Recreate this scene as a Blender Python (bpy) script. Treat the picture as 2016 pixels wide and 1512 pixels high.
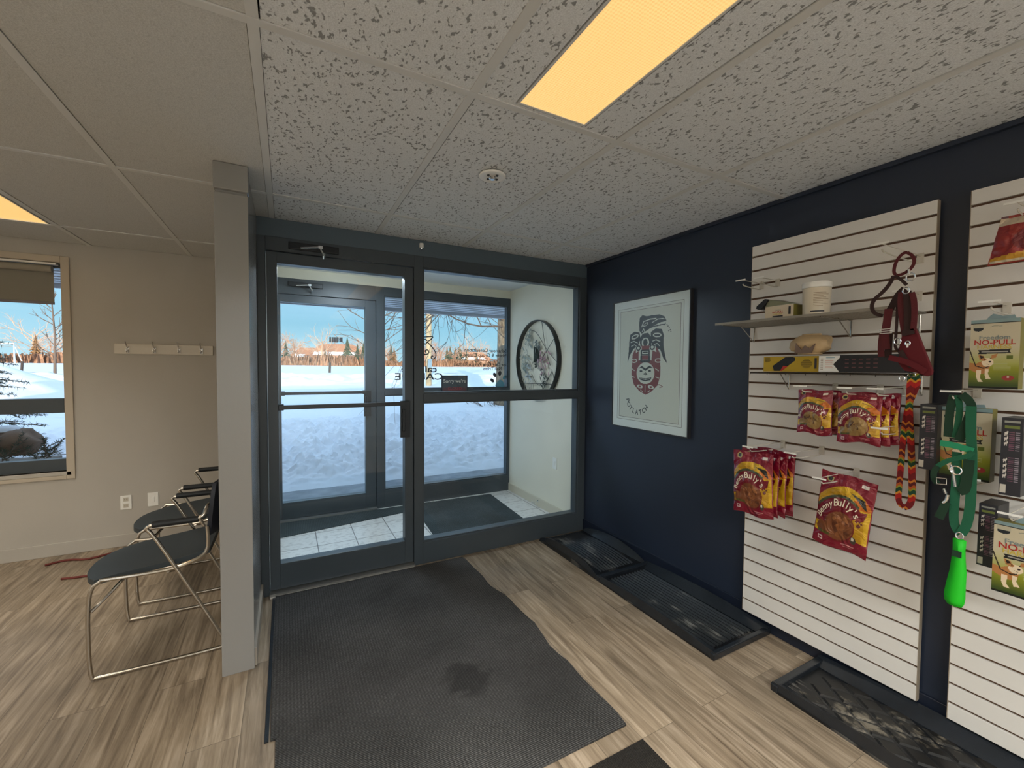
import bpy, math, random
import numpy as np
from mathutils import Vector, noise, Matrix

for o in list(bpy.data.objects): bpy.data.objects.remove(o)
SC = bpy.context.scene
COL = SC.collection
PI = math.pi

# ------------------------------------------------------------------ camera
F, YAW, PITCH, ROLL, CH = 836.0, math.radians(27.97), math.radians(2.125), math.radians(.449), 1.498
cy, sy = math.cos(YAW), math.sin(YAW)
fw = Vector((sy*math.cos(PITCH), cy*math.cos(PITCH), -math.sin(PITCH)))
r0 = Vector((cy, -sy, 0)); u0 = r0.cross(fw)
rt = math.cos(ROLL)*r0+math.sin(ROLL)*u0; up = -math.sin(ROLL)*r0+math.cos(ROLL)*u0
cam = bpy.data.cameras.new('camera'); co = bpy.data.objects.new('camera', cam); COL.objects.link(co)
m = Matrix((rt, up, -fw)).transposed().to_4x4(); m.translation = Vector((0, 0, CH)); co.matrix_world = m
cam.sensor_fit = 'HORIZONTAL'; cam.sensor_width = 36; cam.lens = F/2016*36; cam.clip_start = .02; cam.clip_end = 1000
SC.camera = co

def at(px, py, X):      # place on the plane at distance X (parallel to the right wall) where a measured point lies
    d = fw+rt*((px-1008)/F)-up*((py-756)/F); t = X/d.x
    return Vector((X, d.y*t, CH+d.z*t))
def aty(px, py, Y):
    d = fw+rt*((px-1008)/F)-up*((py-756)/F); t = Y/d.y
    return Vector((d.x*t, Y, CH+d.z*t))

# ------------------------------------------------------------------ world, sun, exposure
SC.view_settings.view_transform = 'Standard'
SC.view_settings.look = 'None'
SC.view_settings.exposure = 0.0
SC.view_settings.gamma = 1.0
SC.view_settings.use_curve_mapping = False
W = bpy.data.worlds.new('sky'); SC.world = W; W.use_nodes = True
nt = W.node_tree; nt.nodes.clear()
tc = nt.nodes.new('ShaderNodeTexCoord'); sx = nt.nodes.new('ShaderNodeSeparateXYZ')
rp = nt.nodes.new('ShaderNodeValToRGB'); bg = nt.nodes.new('ShaderNodeBackground'); wo = nt.nodes.new('ShaderNodeOutputWorld')
nt.links.new(tc.outputs['Generated'], sx.inputs[0]); nt.links.new(sx.outputs[2], rp.inputs[0])
nt.links.new(rp.outputs[0], bg.inputs[0]); nt.links.new(bg.outputs[0], wo.inputs[0])
e = rp.color_ramp.elements
e[0].position = 0; e[0].color = (.58, .85, .95, 1)
e[1].position = 1; e[1].color = (1.0, 1.25, 1.6, 1)
k = e.new(.09); k.color = (.40, .72, .90, 1)
k = e.new(.22); k.color = (.60, .86, 1.12, 1)
bg.inputs[1].default_value = 1.1
sun = bpy.data.lights.new('sun', 'SUN'); sun.energy = 6.6; sun.color = (1, .84, .62); sun.angle = .009
so = bpy.data.objects.new('sun', sun); COL.objects.link(so)
SUN_ELEV = math.radians(8.8)
sd = Vector((.33, 1, 0)).normalized()*math.cos(SUN_ELEV); sd.z = -math.sin(SUN_ELEV)
so.rotation_euler = sd.to_track_quat('-Z', 'Y').to_euler()

# ------------------------------------------------------------------ materials
def srgb(r, g, b):
    f = lambda c: ((c/255+.055)/1.055)**2.4 if c > 10 else c/255/12.92
    return (f(r), f(g), f(b), 1)
MATS = {}
def mat(name, col, rough=.6, metal=0, spec=.5, noise_amt=0, nscale=8, bump=0, bscale=60, alpha=None, emit=None, coat=0, coords='Object', stretch=(1, 1, 1)):
    if name in MATS: return MATS[name]
    M = bpy.data.materials.new(name); M.use_nodes = True; n = M.node_tree.nodes; l = M.node_tree.links
    b = n['Principled BSDF']
    b.inputs['Base Color'].default_value = col; b.inputs['Roughness'].default_value = rough
    b.inputs['Metallic'].default_value = metal; b.inputs['Specular IOR Level'].default_value = spec
    if coat: b.inputs['Coat Weight'].default_value = coat; b.inputs['Coat Roughness'].default_value = .12
    if noise_amt or bump:
        t = n.new('ShaderNodeTexCoord'); mp = n.new('ShaderNodeMapping'); mp.inputs['Scale'].default_value = stretch
        l.new(t.outputs[coords], mp.inputs[0])
    if noise_amt:
        q = n.new('ShaderNodeTexNoise'); q.inputs['Scale'].default_value = nscale; q.inputs['Detail'].default_value = 5
        l.new(mp.outputs[0], q.inputs[0])
        r = n.new('ShaderNodeMapRange'); r.inputs[1].default_value = .3; r.inputs[2].default_value = .7
        r.inputs[3].default_value = 1-noise_amt; r.inputs[4].default_value = 1+noise_amt
        l.new(q.outputs[0], r.inputs[0])
        x = n.new('ShaderNodeVectorMath'); x.operation = 'SCALE'; x.inputs[0].default_value = col[:3]
        l.new(r.outputs[0], x.inputs['Scale']); l.new(x.outputs[0], b.inputs['Base Color'])
    if bump:
        q = n.new('ShaderNodeTexNoise'); q.inputs['Scale'].default_value = bscale; q.inputs['Detail'].default_value = 4
        l.new(mp.outputs[0], q.inputs[0])
        k = n.new('ShaderNodeBump'); k.inputs['Strength'].default_value = bump; k.inputs['Distance'].default_value = .01
        l.new(q.outputs[0], k.inputs['Height']); l.new(k.outputs[0], b.inputs['Normal'])
    if emit:
        b.inputs['Emission Color'].default_value = emit[0]; b.inputs['Emission Strength'].default_value = emit[1]
    MATS[name] = M
    return M

def glass_mat(rough=.02):
    M = bpy.data.materials.new('window_glass'); M.use_nodes = True; n = M.node_tree.nodes; l = M.node_tree.links
    n.clear(); o = n.new('ShaderNodeOutputMaterial'); t = n.new('ShaderNodeBsdfTransparent'); g = n.new('ShaderNodeBsdfGlossy')
    g.inputs['Roughness'].default_value = rough; t.inputs[0].default_value = (.93, .965, .975, 1)
    fr = n.new('ShaderNodeFresnel'); fr.inputs[0].default_value = 1.5; mx = n.new('ShaderNodeMixShader')
    ge = n.new('ShaderNodeNewGeometry'); iv = n.new('ShaderNodeMath'); iv.operation = 'SUBTRACT'; iv.inputs[0].default_value = 1; l.new(ge.outputs['Backfacing'], iv.inputs[1])
    pm = n.new('ShaderNodeMath'); pm.operation = 'MULTIPLY'; l.new(fr.outputs[0], pm.inputs[0]); l.new(iv.outputs[0], pm.inputs[1]); l.new(pm.outputs[0], mx.inputs[0]); l.new(t.outputs[0], mx.inputs[1]); l.new(g.outputs[0], mx.inputs[2]); l.new(mx.outputs[0], o.inputs[0])
    return M
GLASS = glass_mat(); GLASS_MATTE = glass_mat(.38)

def paint_mat(name='printed_artwork', rough=.5, coat=0, spec=.4):
    M = bpy.data.materials.new(name); M.use_nodes = True; n = M.node_tree.nodes; l = M.node_tree.links
    a = n.new('ShaderNodeAttribute'); a.attribute_name = 'Col'; b = n['Principled BSDF']
    l.new(a.outputs['Color'], b.inputs['Base Color']); b.inputs['Roughness'].default_value = rough; b.inputs['Specular IOR Level'].default_value = spec
    if coat: b.inputs['Coat Weight'].default_value = coat; b.inputs['Coat Roughness'].default_value = .15
    return M
PRINT = paint_mat('printed_paper', .55); FOIL = paint_mat('printed_foil', .30, .9, .6); CARTON = paint_mat('printed_carton', .4)
_n = FOIL.node_tree.nodes; _l = FOIL.node_tree.links; _t = _n.new('ShaderNodeTexCoord'); _q = _n.new('ShaderNodeTexNoise'); _q.inputs['Scale'].default_value = 16; _q.inputs['Detail'].default_value = 3; _q.inputs['Distortion'].default_value = 1.2
_b = _n.new('ShaderNodeBump'); _b.inputs['Strength'].default_value = .55; _b.inputs['Distance'].default_value = .02; _l.new(_t.outputs['Object'], _q.inputs[0]); _l.new(_q.outputs[0], _b.inputs['Height'])
_p = _n['Principled BSDF']; _l.new(_b.outputs[0], _p.inputs['Normal']); _l.new(_b.outputs[0], _p.inputs['Coat Normal']); _p.inputs['Metallic'].default_value = .25

def wood_floor():
    M = bpy.data.materials.new('vinyl_wood_planks'); M.use_nodes = True; n = M.node_tree.nodes; l = M.node_tree.links; b = n['Principled BSDF']
    t = n.new('ShaderNodeNewGeometry'); s = n.new('ShaderNodeSeparateXYZ'); c = n.new('ShaderNodeCombineXYZ')
    l.new(t.outputs['Position'], s.inputs[0]); l.new(s.outputs[1], c.inputs[0]); l.new(s.outputs[0], c.inputs[1])
    br = n.new('ShaderNodeTexBrick'); br.inputs['Scale'].default_value = 1; br.inputs['Brick Width'].default_value = 1.22
    br.inputs['Row Height'].default_value = .18; br.inputs['Mortar Size'].default_value = .0012; br.inputs['Mortar Smooth'].default_value = .3
    br.offset = .37; br.inputs['Color1'].default_value = (0, 0, 0, 1); br.inputs['Color2'].default_value = (1, 1, 1, 1); br.inputs['Mortar'].default_value = (.5, .5, .5, 1)
    l.new(c.outputs[0], br.inputs[0])
    # grain: stretched along the plank, offset per plank
    mp = n.new('ShaderNodeMapping'); mp.inputs['Scale'].default_value = (1.1, 17, 1); l.new(c.outputs[0], mp.inputs[0])
    vm = n.new('ShaderNodeVectorMath'); vm.operation = 'ADD'; l.new(mp.outputs[0], vm.inputs[0])
    sc = n.new('ShaderNodeVectorMath'); sc.operation = 'SCALE'; sc.inputs['Scale'].default_value = 9; l.new(br.outputs['Color'], sc.inputs[0]); l.new(sc.outputs[0], vm.inputs[1])
    n1 = n.new('ShaderNodeTexNoise'); n1.inputs['Scale'].default_value = 2.2; n1.inputs['Detail'].default_value = 9; n1.inputs['Roughness'].default_value = .62; n1.inputs['Distortion'].default_value = .7
    l.new(vm.outputs[0], n1.inputs[0])
    n2 = n.new('ShaderNodeTexNoise'); n2.inputs['Scale'].default_value = 3.2; n2.inputs['Detail'].default_value = 4; l.new(c.outputs[0], n2.inputs[0])
    rp = n.new('ShaderNodeValToRGB'); l.new(n1.outputs[0], rp.inputs[0])
    e = rp.color_ramp.elements; e[0].position = .30; e[0].color = (.138, .10, .067, 1); e[1].position = .72; e[1].color = (.45, .36, .27, 1)
    k = e.new(.50); k.color = (.285, .22, .152, 1)
    mr = n.new('ShaderNodeMapRange'); mr.inputs[3].default_value = .78; mr.inputs[4].default_value = 1.16; l.new(br.outputs['Color'], mr.inputs[0])
    mr2 = n.new('ShaderNodeMapRange'); mr2.inputs[1].default_value = .3; mr2.inputs[2].default_value = .7; mr2.inputs[3].default_value = .85; mr2.inputs[4].default_value = 1.15; l.new(n2.outputs[0], mr2.inputs[0])
    mu = n.new('ShaderNodeMath'); mu.operation = 'MULTIPLY'; l.new(mr.outputs[0], mu.inputs[0]); l.new(mr2.outputs[0], mu.inputs[1])
    mo = n.new('ShaderNodeMapRange'); mo.inputs[3].default_value = 1; mo.inputs[4].default_value = .45; l.new(br.outputs['Fac'], mo.inputs[0])
    mu2 = n.new('ShaderNodeMath'); mu2.operation = 'MULTIPLY'; l.new(mu.outputs[0], mu2.inputs[0]); l.new(mo.outputs[0], mu2.inputs[1])
    vs = n.new('ShaderNodeVectorMath'); vs.operation = 'SCALE'; l.new(rp.outputs[0], vs.inputs[0]); l.new(mu2.outputs[0], vs.inputs['Scale'])
    l.new(vs.outputs[0], b.inputs['Base Color']); b.inputs['Roughness'].default_value = .42; b.inputs['Specular IOR Level'].default_value = .4
    bp = n.new('ShaderNodeBump'); bp.inputs['Strength'].default_value = .12; bp.inputs['Distance'].default_value = .004; l.new(n1.outputs[0], bp.inputs['Height']); l.new(bp.outputs[0], b.inputs['Normal'])
    return M

def ceiling_tile(name, fissure, col):
    M = bpy.data.materials.new(name); M.use_nodes = True; n = M.node_tree.nodes; l = M.node_tree.links; b = n['Principled BSDF']
    t = n.new('ShaderNodeNewGeometry'); mp = n.new('ShaderNodeMapping'); mp.inputs['Scale'].default_value = (1.0, .62, 1); mp.inputs['Rotation'].default_value = (0, 0, .25)
    l.new(t.outputs['Position'], mp.inputs[0])
    wq = n.new('ShaderNodeTexNoise'); wq.inputs['Scale'].default_value = 45; l.new(mp.outputs[0], wq.inputs[0])
    ws = n.new('ShaderNodeVectorMath'); ws.operation = 'SCALE'; ws.inputs['Scale'].default_value = .012; l.new(wq.outputs['Color'], ws.inputs[0])
    wa = n.new('ShaderNodeVectorMath'); l.new(mp.outputs[0], wa.inputs[0]); l.new(ws.outputs[0], wa.inputs[1])
    v = n.new('ShaderNodeTexNoise'); v.inputs['Scale'].default_value = 88; v.inputs['Detail'].default_value = 1.5; v.inputs['Roughness'].default_value = .5
    l.new(wa.outputs[0], v.inputs[0])
    r = n.new('ShaderNodeMapRange'); r.inputs[1].default_value = .335; r.inputs[2].default_value = .40; r.inputs[3].default_value = 1-fissure; r.inputs[4].default_value = 1
    l.new(v.outputs[0], r.inputs[0])
    q = n.new('ShaderNodeTexNoise'); q.inputs['Scale'].default_value = 220; q.inputs['Detail'].default_value = 3; l.new(t.outputs['Position'], q.inputs[0])
    r2 = n.new('ShaderNodeMapRange'); r2.inputs[1].default_value = .3; r2.inputs[2].default_value = .7; r2.inputs[3].default_value = .88; r2.inputs[4].default_value = 1.08; l.new(q.outputs[0], r2.inputs[0])
    mu = n.new('ShaderNodeMath'); mu.operation = 'MULTIPLY'; l.new(r.outputs[0], mu.inputs[0]); l.new(r2.outputs[0], mu.inputs[1])
    x = n.new('ShaderNodeVectorMath'); x.operation = 'SCALE'; x.inputs[0].default_value = col[:3]; l.new(mu.outputs[0], x.inputs['Scale'])
    l.new(x.outputs[0], b.inputs['Base Color']); b.inputs['Roughness'].default_value = .95; b.inputs['Specular IOR Level'].default_value = .1
    bp = n.new('ShaderNodeBump'); bp.inputs['Strength'].default_value = .5; bp.inputs['Distance'].default_value = .006; l.new(mu.outputs[0], bp.inputs['Height']); l.new(bp.outputs[0], b.inputs['Normal'])
    return M

def weave_mat(name, col, scale, rib=.9, stain=None):
    M = bpy.data.materials.new(name); M.use_nodes = True; n = M.node_tree.nodes; l = M.node_tree.links; b = n['Principled BSDF']
    t = n.new('ShaderNodeNewGeometry')
    w = n.new('ShaderNodeTexWave'); w.bands_direction = 'Y'; w.inputs['Scale'].default_value = scale; w.inputs['Distortion'].default_value = .6; w.inputs['Detail Scale'].default_value = 3
    w2 = n.new('ShaderNodeTexWave'); w2.bands_direction = 'X'; w2.inputs['Scale'].default_value = scale*.55; w2.inputs['Distortion'].default_value = .9
    q = n.new('ShaderNodeTexNoise'); q.inputs['Scale'].default_value = 2.3; q.inputs['Detail'].default_value = 6
    qf = n.new('ShaderNodeTexNoise'); qf.inputs['Scale'].default_value = 160; qf.inputs['Detail'].default_value = 3
    for k in (w, w2, q, qf): l.new(t.outputs['Position'], k.inputs[0])
    mu = n.new('ShaderNodeMath'); mu.operation = 'MULTIPLY'; l.new(w.outputs['Fac'], mu.inputs[0]); wm = n.new('ShaderNodeMapRange'); wm.inputs[3].default_value = .45; l.new(w2.outputs['Fac'], wm.inputs[0]); l.new(wm.outputs[0], mu.inputs[1])
    r = n.new('ShaderNodeMapRange'); r.inputs[3].default_value = 1-rib*.62; r.inputs[4].default_value = 1+rib; l.new(mu.outputs[0], r.inputs[0])
    r2 = n.new('ShaderNodeMapRange'); r2.inputs[1].default_value = .3; r2.inputs[2].default_value = .7; r2.inputs[3].default_value = .72; r2.inputs[4].default_value = 1.25; l.new(q.outputs[0], r2.inputs[0])
    r3 = n.new('ShaderNodeMapRange'); r3.inputs[1].default_value = .3; r3.inputs[2].default_value = .7; r3.inputs[3].default_value = .7; r3.inputs[4].default_value = 1.3; l.new(qf.outputs[0], r3.inputs[0])
    m1 = n.new('ShaderNodeMath'); m1.operation = 'MULTIPLY'; l.new(r.outputs[0], m1.inputs[0]); l.new(r2.outputs[0], m1.inputs[1])
    m2 = n.new('ShaderNodeMath'); m2.operation = 'MULTIPLY'; l.new(m1.outputs[0], m2.inputs[0]); l.new(r3.outputs[0], m2.inputs[1])
    if stain:
        ds_ = n.new('ShaderNodeVectorMath'); ds_.operation = 'DISTANCE'; ds_.inputs[1].default_value = stain[:3]; wn = n.new('ShaderNodeTexNoise'); wn.inputs['Scale'].default_value = 14; l.new(t.outputs['Position'], wn.inputs[0])
        wv = n.new('ShaderNodeVectorMath'); wv.operation = 'SCALE'; wv.inputs['Scale'].default_value = .2; l.new(wn.outputs['Color'], wv.inputs[0]); wa = n.new('ShaderNodeVectorMath'); l.new(t.outputs['Position'], wa.inputs[0]); l.new(wv.outputs[0], wa.inputs[1]); l.new(wa.outputs[0], ds_.inputs[0])
        sr = n.new('ShaderNodeMapRange'); sr.inputs[1].default_value = stain[3]; sr.inputs[2].default_value = stain[3]+.05; sr.inputs[3].default_value = .55; sr.inputs[4].default_value = 1; l.new(ds_.outputs['Value'], sr.inputs[0])
        m3 = n.new('ShaderNodeMath'); m3.operation = 'MULTIPLY'; l.new(m2.outputs[0], m3.inputs[0]); l.new(sr.outputs[0], m3.inputs[1]); m2 = m3
    x = n.new('ShaderNodeVectorMath'); x.operation = 'SCALE'; x.inputs[0].default_value = col[:3]; l.new(m2.outputs[0], x.inputs['Scale'])
    l.new(x.outputs[0], b.inputs['Base Color']); b.inputs['Roughness'].default_value = .95; b.inputs['Specular IOR Level'].default_value = .15
    bp = n.new('ShaderNodeBump'); bp.inputs['Strength'].default_value = .8; bp.inputs['Distance'].default_value = .004; l.new(mu.outputs[0], bp.inputs['Height']); l.new(bp.outputs[0], b.inputs['Normal'])
    return M

def tile_floor():
    M = bpy.data.materials.new('white_floor_tile'); M.use_nodes = True; n = M.node_tree.nodes; l = M.node_tree.links; b = n['Principled BSDF']
    t = n.new('ShaderNodeNewGeometry'); br = n.new('ShaderNodeTexBrick'); br.offset = 0; br.inputs['Scale'].default_value = 1
    br.inputs['Brick Width'].default_value = .305; br.inputs['Row Height'].default_value = .305; br.inputs['Mortar Size'].default_value = .0035
    br.inputs['Color1'].default_value = (.76, .74, .71, 1); br.inputs['Color2'].default_value = (.70, .68, .65, 1); br.inputs['Mortar'].default_value = (.13, .115, .10, 1)
    mp = n.new('ShaderNodeMapping'); mp.inputs['Location'].default_value = (.09, .13, 0); l.new(t.outputs['Position'], mp.inputs[0]); l.new(mp.outputs[0], br.inputs[0])
    q = n.new('ShaderNodeTexNoise'); q.inputs['Scale'].default_value = 26; q.inputs['Detail'].default_value = 6; l.new(t.outputs['Position'], q.inputs[0])
    r = n.new('ShaderNodeMapRange'); r.inputs[1].default_value = .34; r.inputs[2].default_value = .5; r.inputs[3].default_value = .8; r.inputs[4].default_value = 1.05; l.new(q.outputs[0], r.inputs[0])
    x = n.new('ShaderNodeVectorMath'); x.operation = 'SCALE'; l.new(br.outputs['Color'], x.inputs[0]); l.new(r.outputs[0], x.inputs['Scale'])
    l.new(x.outputs[0], b.inputs['Base Color']); b.inputs['Roughness'].default_value = .3
    return M

def lens_mat(name, c1, c2, s):
    M = bpy.data.materials.new(name); M.use_nodes = True; n = M.node_tree.nodes; l = M.node_tree.links; b = n['Principled BSDF']
    t = n.new('ShaderNodeNewGeometry'); mp = n.new('ShaderNodeMapping'); mp.inputs['Rotation'].default_value = (0, 0, PI/4); l.new(t.outputs['Position'], mp.inputs[0])
    ck = n.new('ShaderNodeTexChecker'); ck.inputs['Scale'].default_value = 150; ck.inputs[1].default_value = c1; ck.inputs[2].default_value = c2; l.new(mp.outputs[0], ck.inputs[0])
    l.new(ck.outputs[0], b.inputs['Emission Color']); b.inputs['Emission Strength'].default_value = s; b.inputs['Base Color'].default_value = (.5, .4, .25, 1); b.inputs['Roughness'].default_value = .3
    return M

def leash_mat():
    M = bpy.data.materials.new('woven_rainbow_webbing'); M.use_nodes = True; n = M.node_tree.nodes; l = M.node_tree.links; b = n['Principled BSDF']
    t = n.new('ShaderNodeNewGeometry'); s = n.new('ShaderNodeSeparateXYZ'); l.new(t.outputs['Position'], s.inputs[0])
    pp = n.new('ShaderNodeMath'); pp.operation = 'PINGPONG'; pp.inputs[1].default_value = .012; l.new(s.outputs[1], pp.inputs[0])
    ad = n.new('ShaderNodeMath'); l.new(pp.outputs[0], ad.inputs[0]); l.new(s.outputs[2], ad.inputs[1])
    mu = n.new('ShaderNodeMath'); mu.operation = 'MULTIPLY'; mu.inputs[1].default_value = 8.5; l.new(ad.outputs[0], mu.inputs[0])
    fr = n.new('ShaderNodeMath'); fr.operation = 'FRACT'; l.new(mu.outputs[0], fr.inputs[0])
    rp = n.new('ShaderNodeValToRGB'); rp.color_ramp.interpolation = 'CONSTANT'; l.new(fr.outputs[0], rp.inputs[0])
    e = rp.color_ramp.elements; e[0].color = srgb(120, 20, 24); e[0].position = 0; e[1].color = srgb(178, 32, 28); e[1].position = .25
    for p, c in ((.42, srgb(214, 140, 40)), (.5, srgb(30, 74, 48)), (.64, srgb(150, 150, 40)), (.7, srgb(190, 90, 34)), (.8, srgb(92, 24, 30)), (.92, srgb(205, 120, 40))):
        k = e.new(p); k.color = c
    l.new(rp.outputs[0], b.inputs['Base Color']); b.inputs['Roughness'].default_value = .85
    return M

def brick_bark():
    M = bpy.data.materials.new('rough_bark'); M.use_nodes = True; n = M.node_tree.nodes; l = M.node_tree.links; b = n['Principled BSDF']
    t = n.new('ShaderNodeTexCoord'); mp = n.new('ShaderNodeMapping'); mp.inputs['Scale'].default_value = (9, 9, 2.4); l.new(t.outputs['Object'], mp.inputs[0])
    q = n.new('ShaderNodeTexNoise'); q.inputs['Scale'].default_value = 1.6; q.inputs['Detail'].default_value = 8; q.inputs['Roughness'].default_value = .7; l.new(mp.outputs[0], q.inputs[0])
    rp = n.new('ShaderNodeValToRGB'); l.new(q.outputs[0], rp.inputs[0]); e = rp.color_ramp.elements
    e[0].position = .35; e[0].color = srgb(96, 78, 62); e[1].position = .65; e[1].color = srgb(196, 168, 138)
    l.new(rp.outputs[0], b.inputs['Base Color']); b.inputs['Roughness'].default_value = .95
    bp = n.new('ShaderNodeBump'); bp.inputs['Distance'].default_value = .05; l.new(q.outputs[0], bp.inputs['Height']); l.new(bp.outputs[0], b.inputs['Normal'])
    return M

WOOD = wood_floor(); TILE_W = tile_floor()
CT_F = ceiling_tile('fissured_ceiling_tile', .6, srgb(228, 231, 233)); CT_P = ceiling_tile('plain_ceiling_tile', .06, srgb(208, 208, 205))
TBAR = mat('tbar_white', srgb(216, 216, 213), .5)
WALL_B = mat('beige_wall_paint', srgb(182, 176, 166), .6, bump=.08, bscale=180, noise_amt=.03, nscale=2)
WALL_N = mat('navy_wall_paint', srgb(38, 46, 62), .40, bump=.06, bscale=200)
WALL_G = mat('navy_glare_paint', srgb(84, 98, 108), .45)  # the navy wall colour, lightened to imitate veiling glare above the door
POST = mat('partition_paint', srgb(146, 144, 141), .22, spec=.6, bump=.03, bscale=120)
VEST = mat('vestibule_wall_paint', srgb(232, 226, 208), .35, spec=.5, noise_amt=.03, nscale=3)
FRAME = mat('dark_bronze_aluminium', srgb(66, 74, 80), .38, spec=.5, noise_amt=.05, nscale=5)  # bronze tone lifted and blued to carry some glare around the glass
CHROME = mat('chrome', (.58, .54, .48, 1), .16, metal=1)
STEEL = mat('bright_steel', (.8, .8, .8, 1), .22, metal=1)
WHITE = mat('white_plastic', srgb(240, 238, 232), .4)
LAMIN = mat('white_slatwall_laminate', srgb(228, 223, 216), .42, spec=.4)
GROOVE = mat('brown_groove_board', srgb(104, 76, 56), .8)
RUBBER = mat('black_rubber', srgb(28, 33, 39), .26, spec=.7, noise_amt=.2, nscale=14)
def scuffed(name, dark, light, sc, thr):
    M = bpy.data.materials.new(name); M.use_nodes = True; n = M.node_tree.nodes; l = M.node_tree.links; b = n['Principled BSDF']
    t = n.new('ShaderNodeNewGeometry'); mp = n.new('ShaderNodeMapping'); mp.inputs['Scale'].default_value = sc; l.new(t.outputs['Position'], mp.inputs[0])
    q = n.new('ShaderNodeTexNoise'); q.inputs['Scale'].default_value = 1; q.inputs['Detail'].default_value = 6; q.inputs['Roughness'].default_value = .65; l.new(mp.outputs[0], q.inputs[0])
    q2 = n.new('ShaderNodeTexNoise'); q2.inputs['Scale'].default_value = 4.5; l.new(t.outputs['Position'], q2.inputs[0])
    m_ = n.new('ShaderNodeMath'); m_.operation = 'MULTIPLY'; l.new(q.outputs[0], m_.inputs[0]); l.new(q2.outputs[0], m_.inputs[1])
    r = n.new('ShaderNodeValToRGB'); l.new(m_.outputs[0], r.inputs[0]); e = r.color_ramp.elements; e[0].position = thr; e[0].color = dark; e[1].position = thr+.09; e[1].color = light
    l.new(r.outputs[0], b.inputs['Base Color']); b.inputs['Roughness'].default_value = .35; return M
RUBBER_S = scuffed('scuffed_black_rubber', srgb(20, 22, 25), srgb(104, 102, 98), (70, 5, 5), .30)
MAT1 = weave_mat('brown_black_entry_matting', srgb(72, 71, 70), 40, .85, stain=(.85, 1.94, .1, .085))
MAT2 = weave_mat('charcoal_vestibule_matting', srgb(74, 82, 84), 40, .7)
SEATM = mat('dark_teal_upholstery', srgb(44, 53, 58), .55, bump=.2, bscale=400)
CLEAR = mat('hook_acrylic', srgb(208, 200, 186), .25)
BARK = brick_bark(); LEASH = leash_mat()

# ------------------------------------------------------------------ mesh builder
def obj_link(o, parent=None, loc=None, rot=None):
    COL.objects.link(o)
    if parent is not None: o.parent = parent
    if loc is not None: o.location = loc
    if rot is not None: o.rotation_euler = rot
    return o
def tag(o, label=None, cat=None, group=None, kind=None):
    if label: o['label'] = label
    if cat: o['category'] = cat
    if group: o['group'] = group
    if kind: o['kind'] = kind
    return o
def thing(name, label, cat, loc=(0, 0, 0), rot=(0, 0, 0), group=None):
    o = bpy.data.objects.new(name, None); o.empty_display_size = .1; obj_link(o, None, loc, rot)
    return tag(o, label, cat, group)

_tc = {}
def text2d(s, size, bold=False, align='CENTER'):
    key = (s, align)
    if key not in _tc:
        c = bpy.data.curves.new('t', 'FONT'); c.body = s; c.size = 1; c.align_x = align; c.align_y = 'CENTER'; c.resolution_u = 3; c.offset = .014
        o = bpy.data.objects.new('t', c); COL.objects.link(o)
        me = bpy.data.meshes.new_from_object(o.evaluated_get(bpy.context.evaluated_depsgraph_get()))
        v = [(p.co.x, p.co.y) for p in me.vertices]; f = [tuple(p.vertices) for p in me.polygons]
        bpy.data.objects.remove(o); bpy.data.curves.remove(c); bpy.data.meshes.remove(me); _tc[key] = (v, f)
    v, f = _tc[key]
    return [(a*size, b*size) for a, b in v], f

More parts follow.
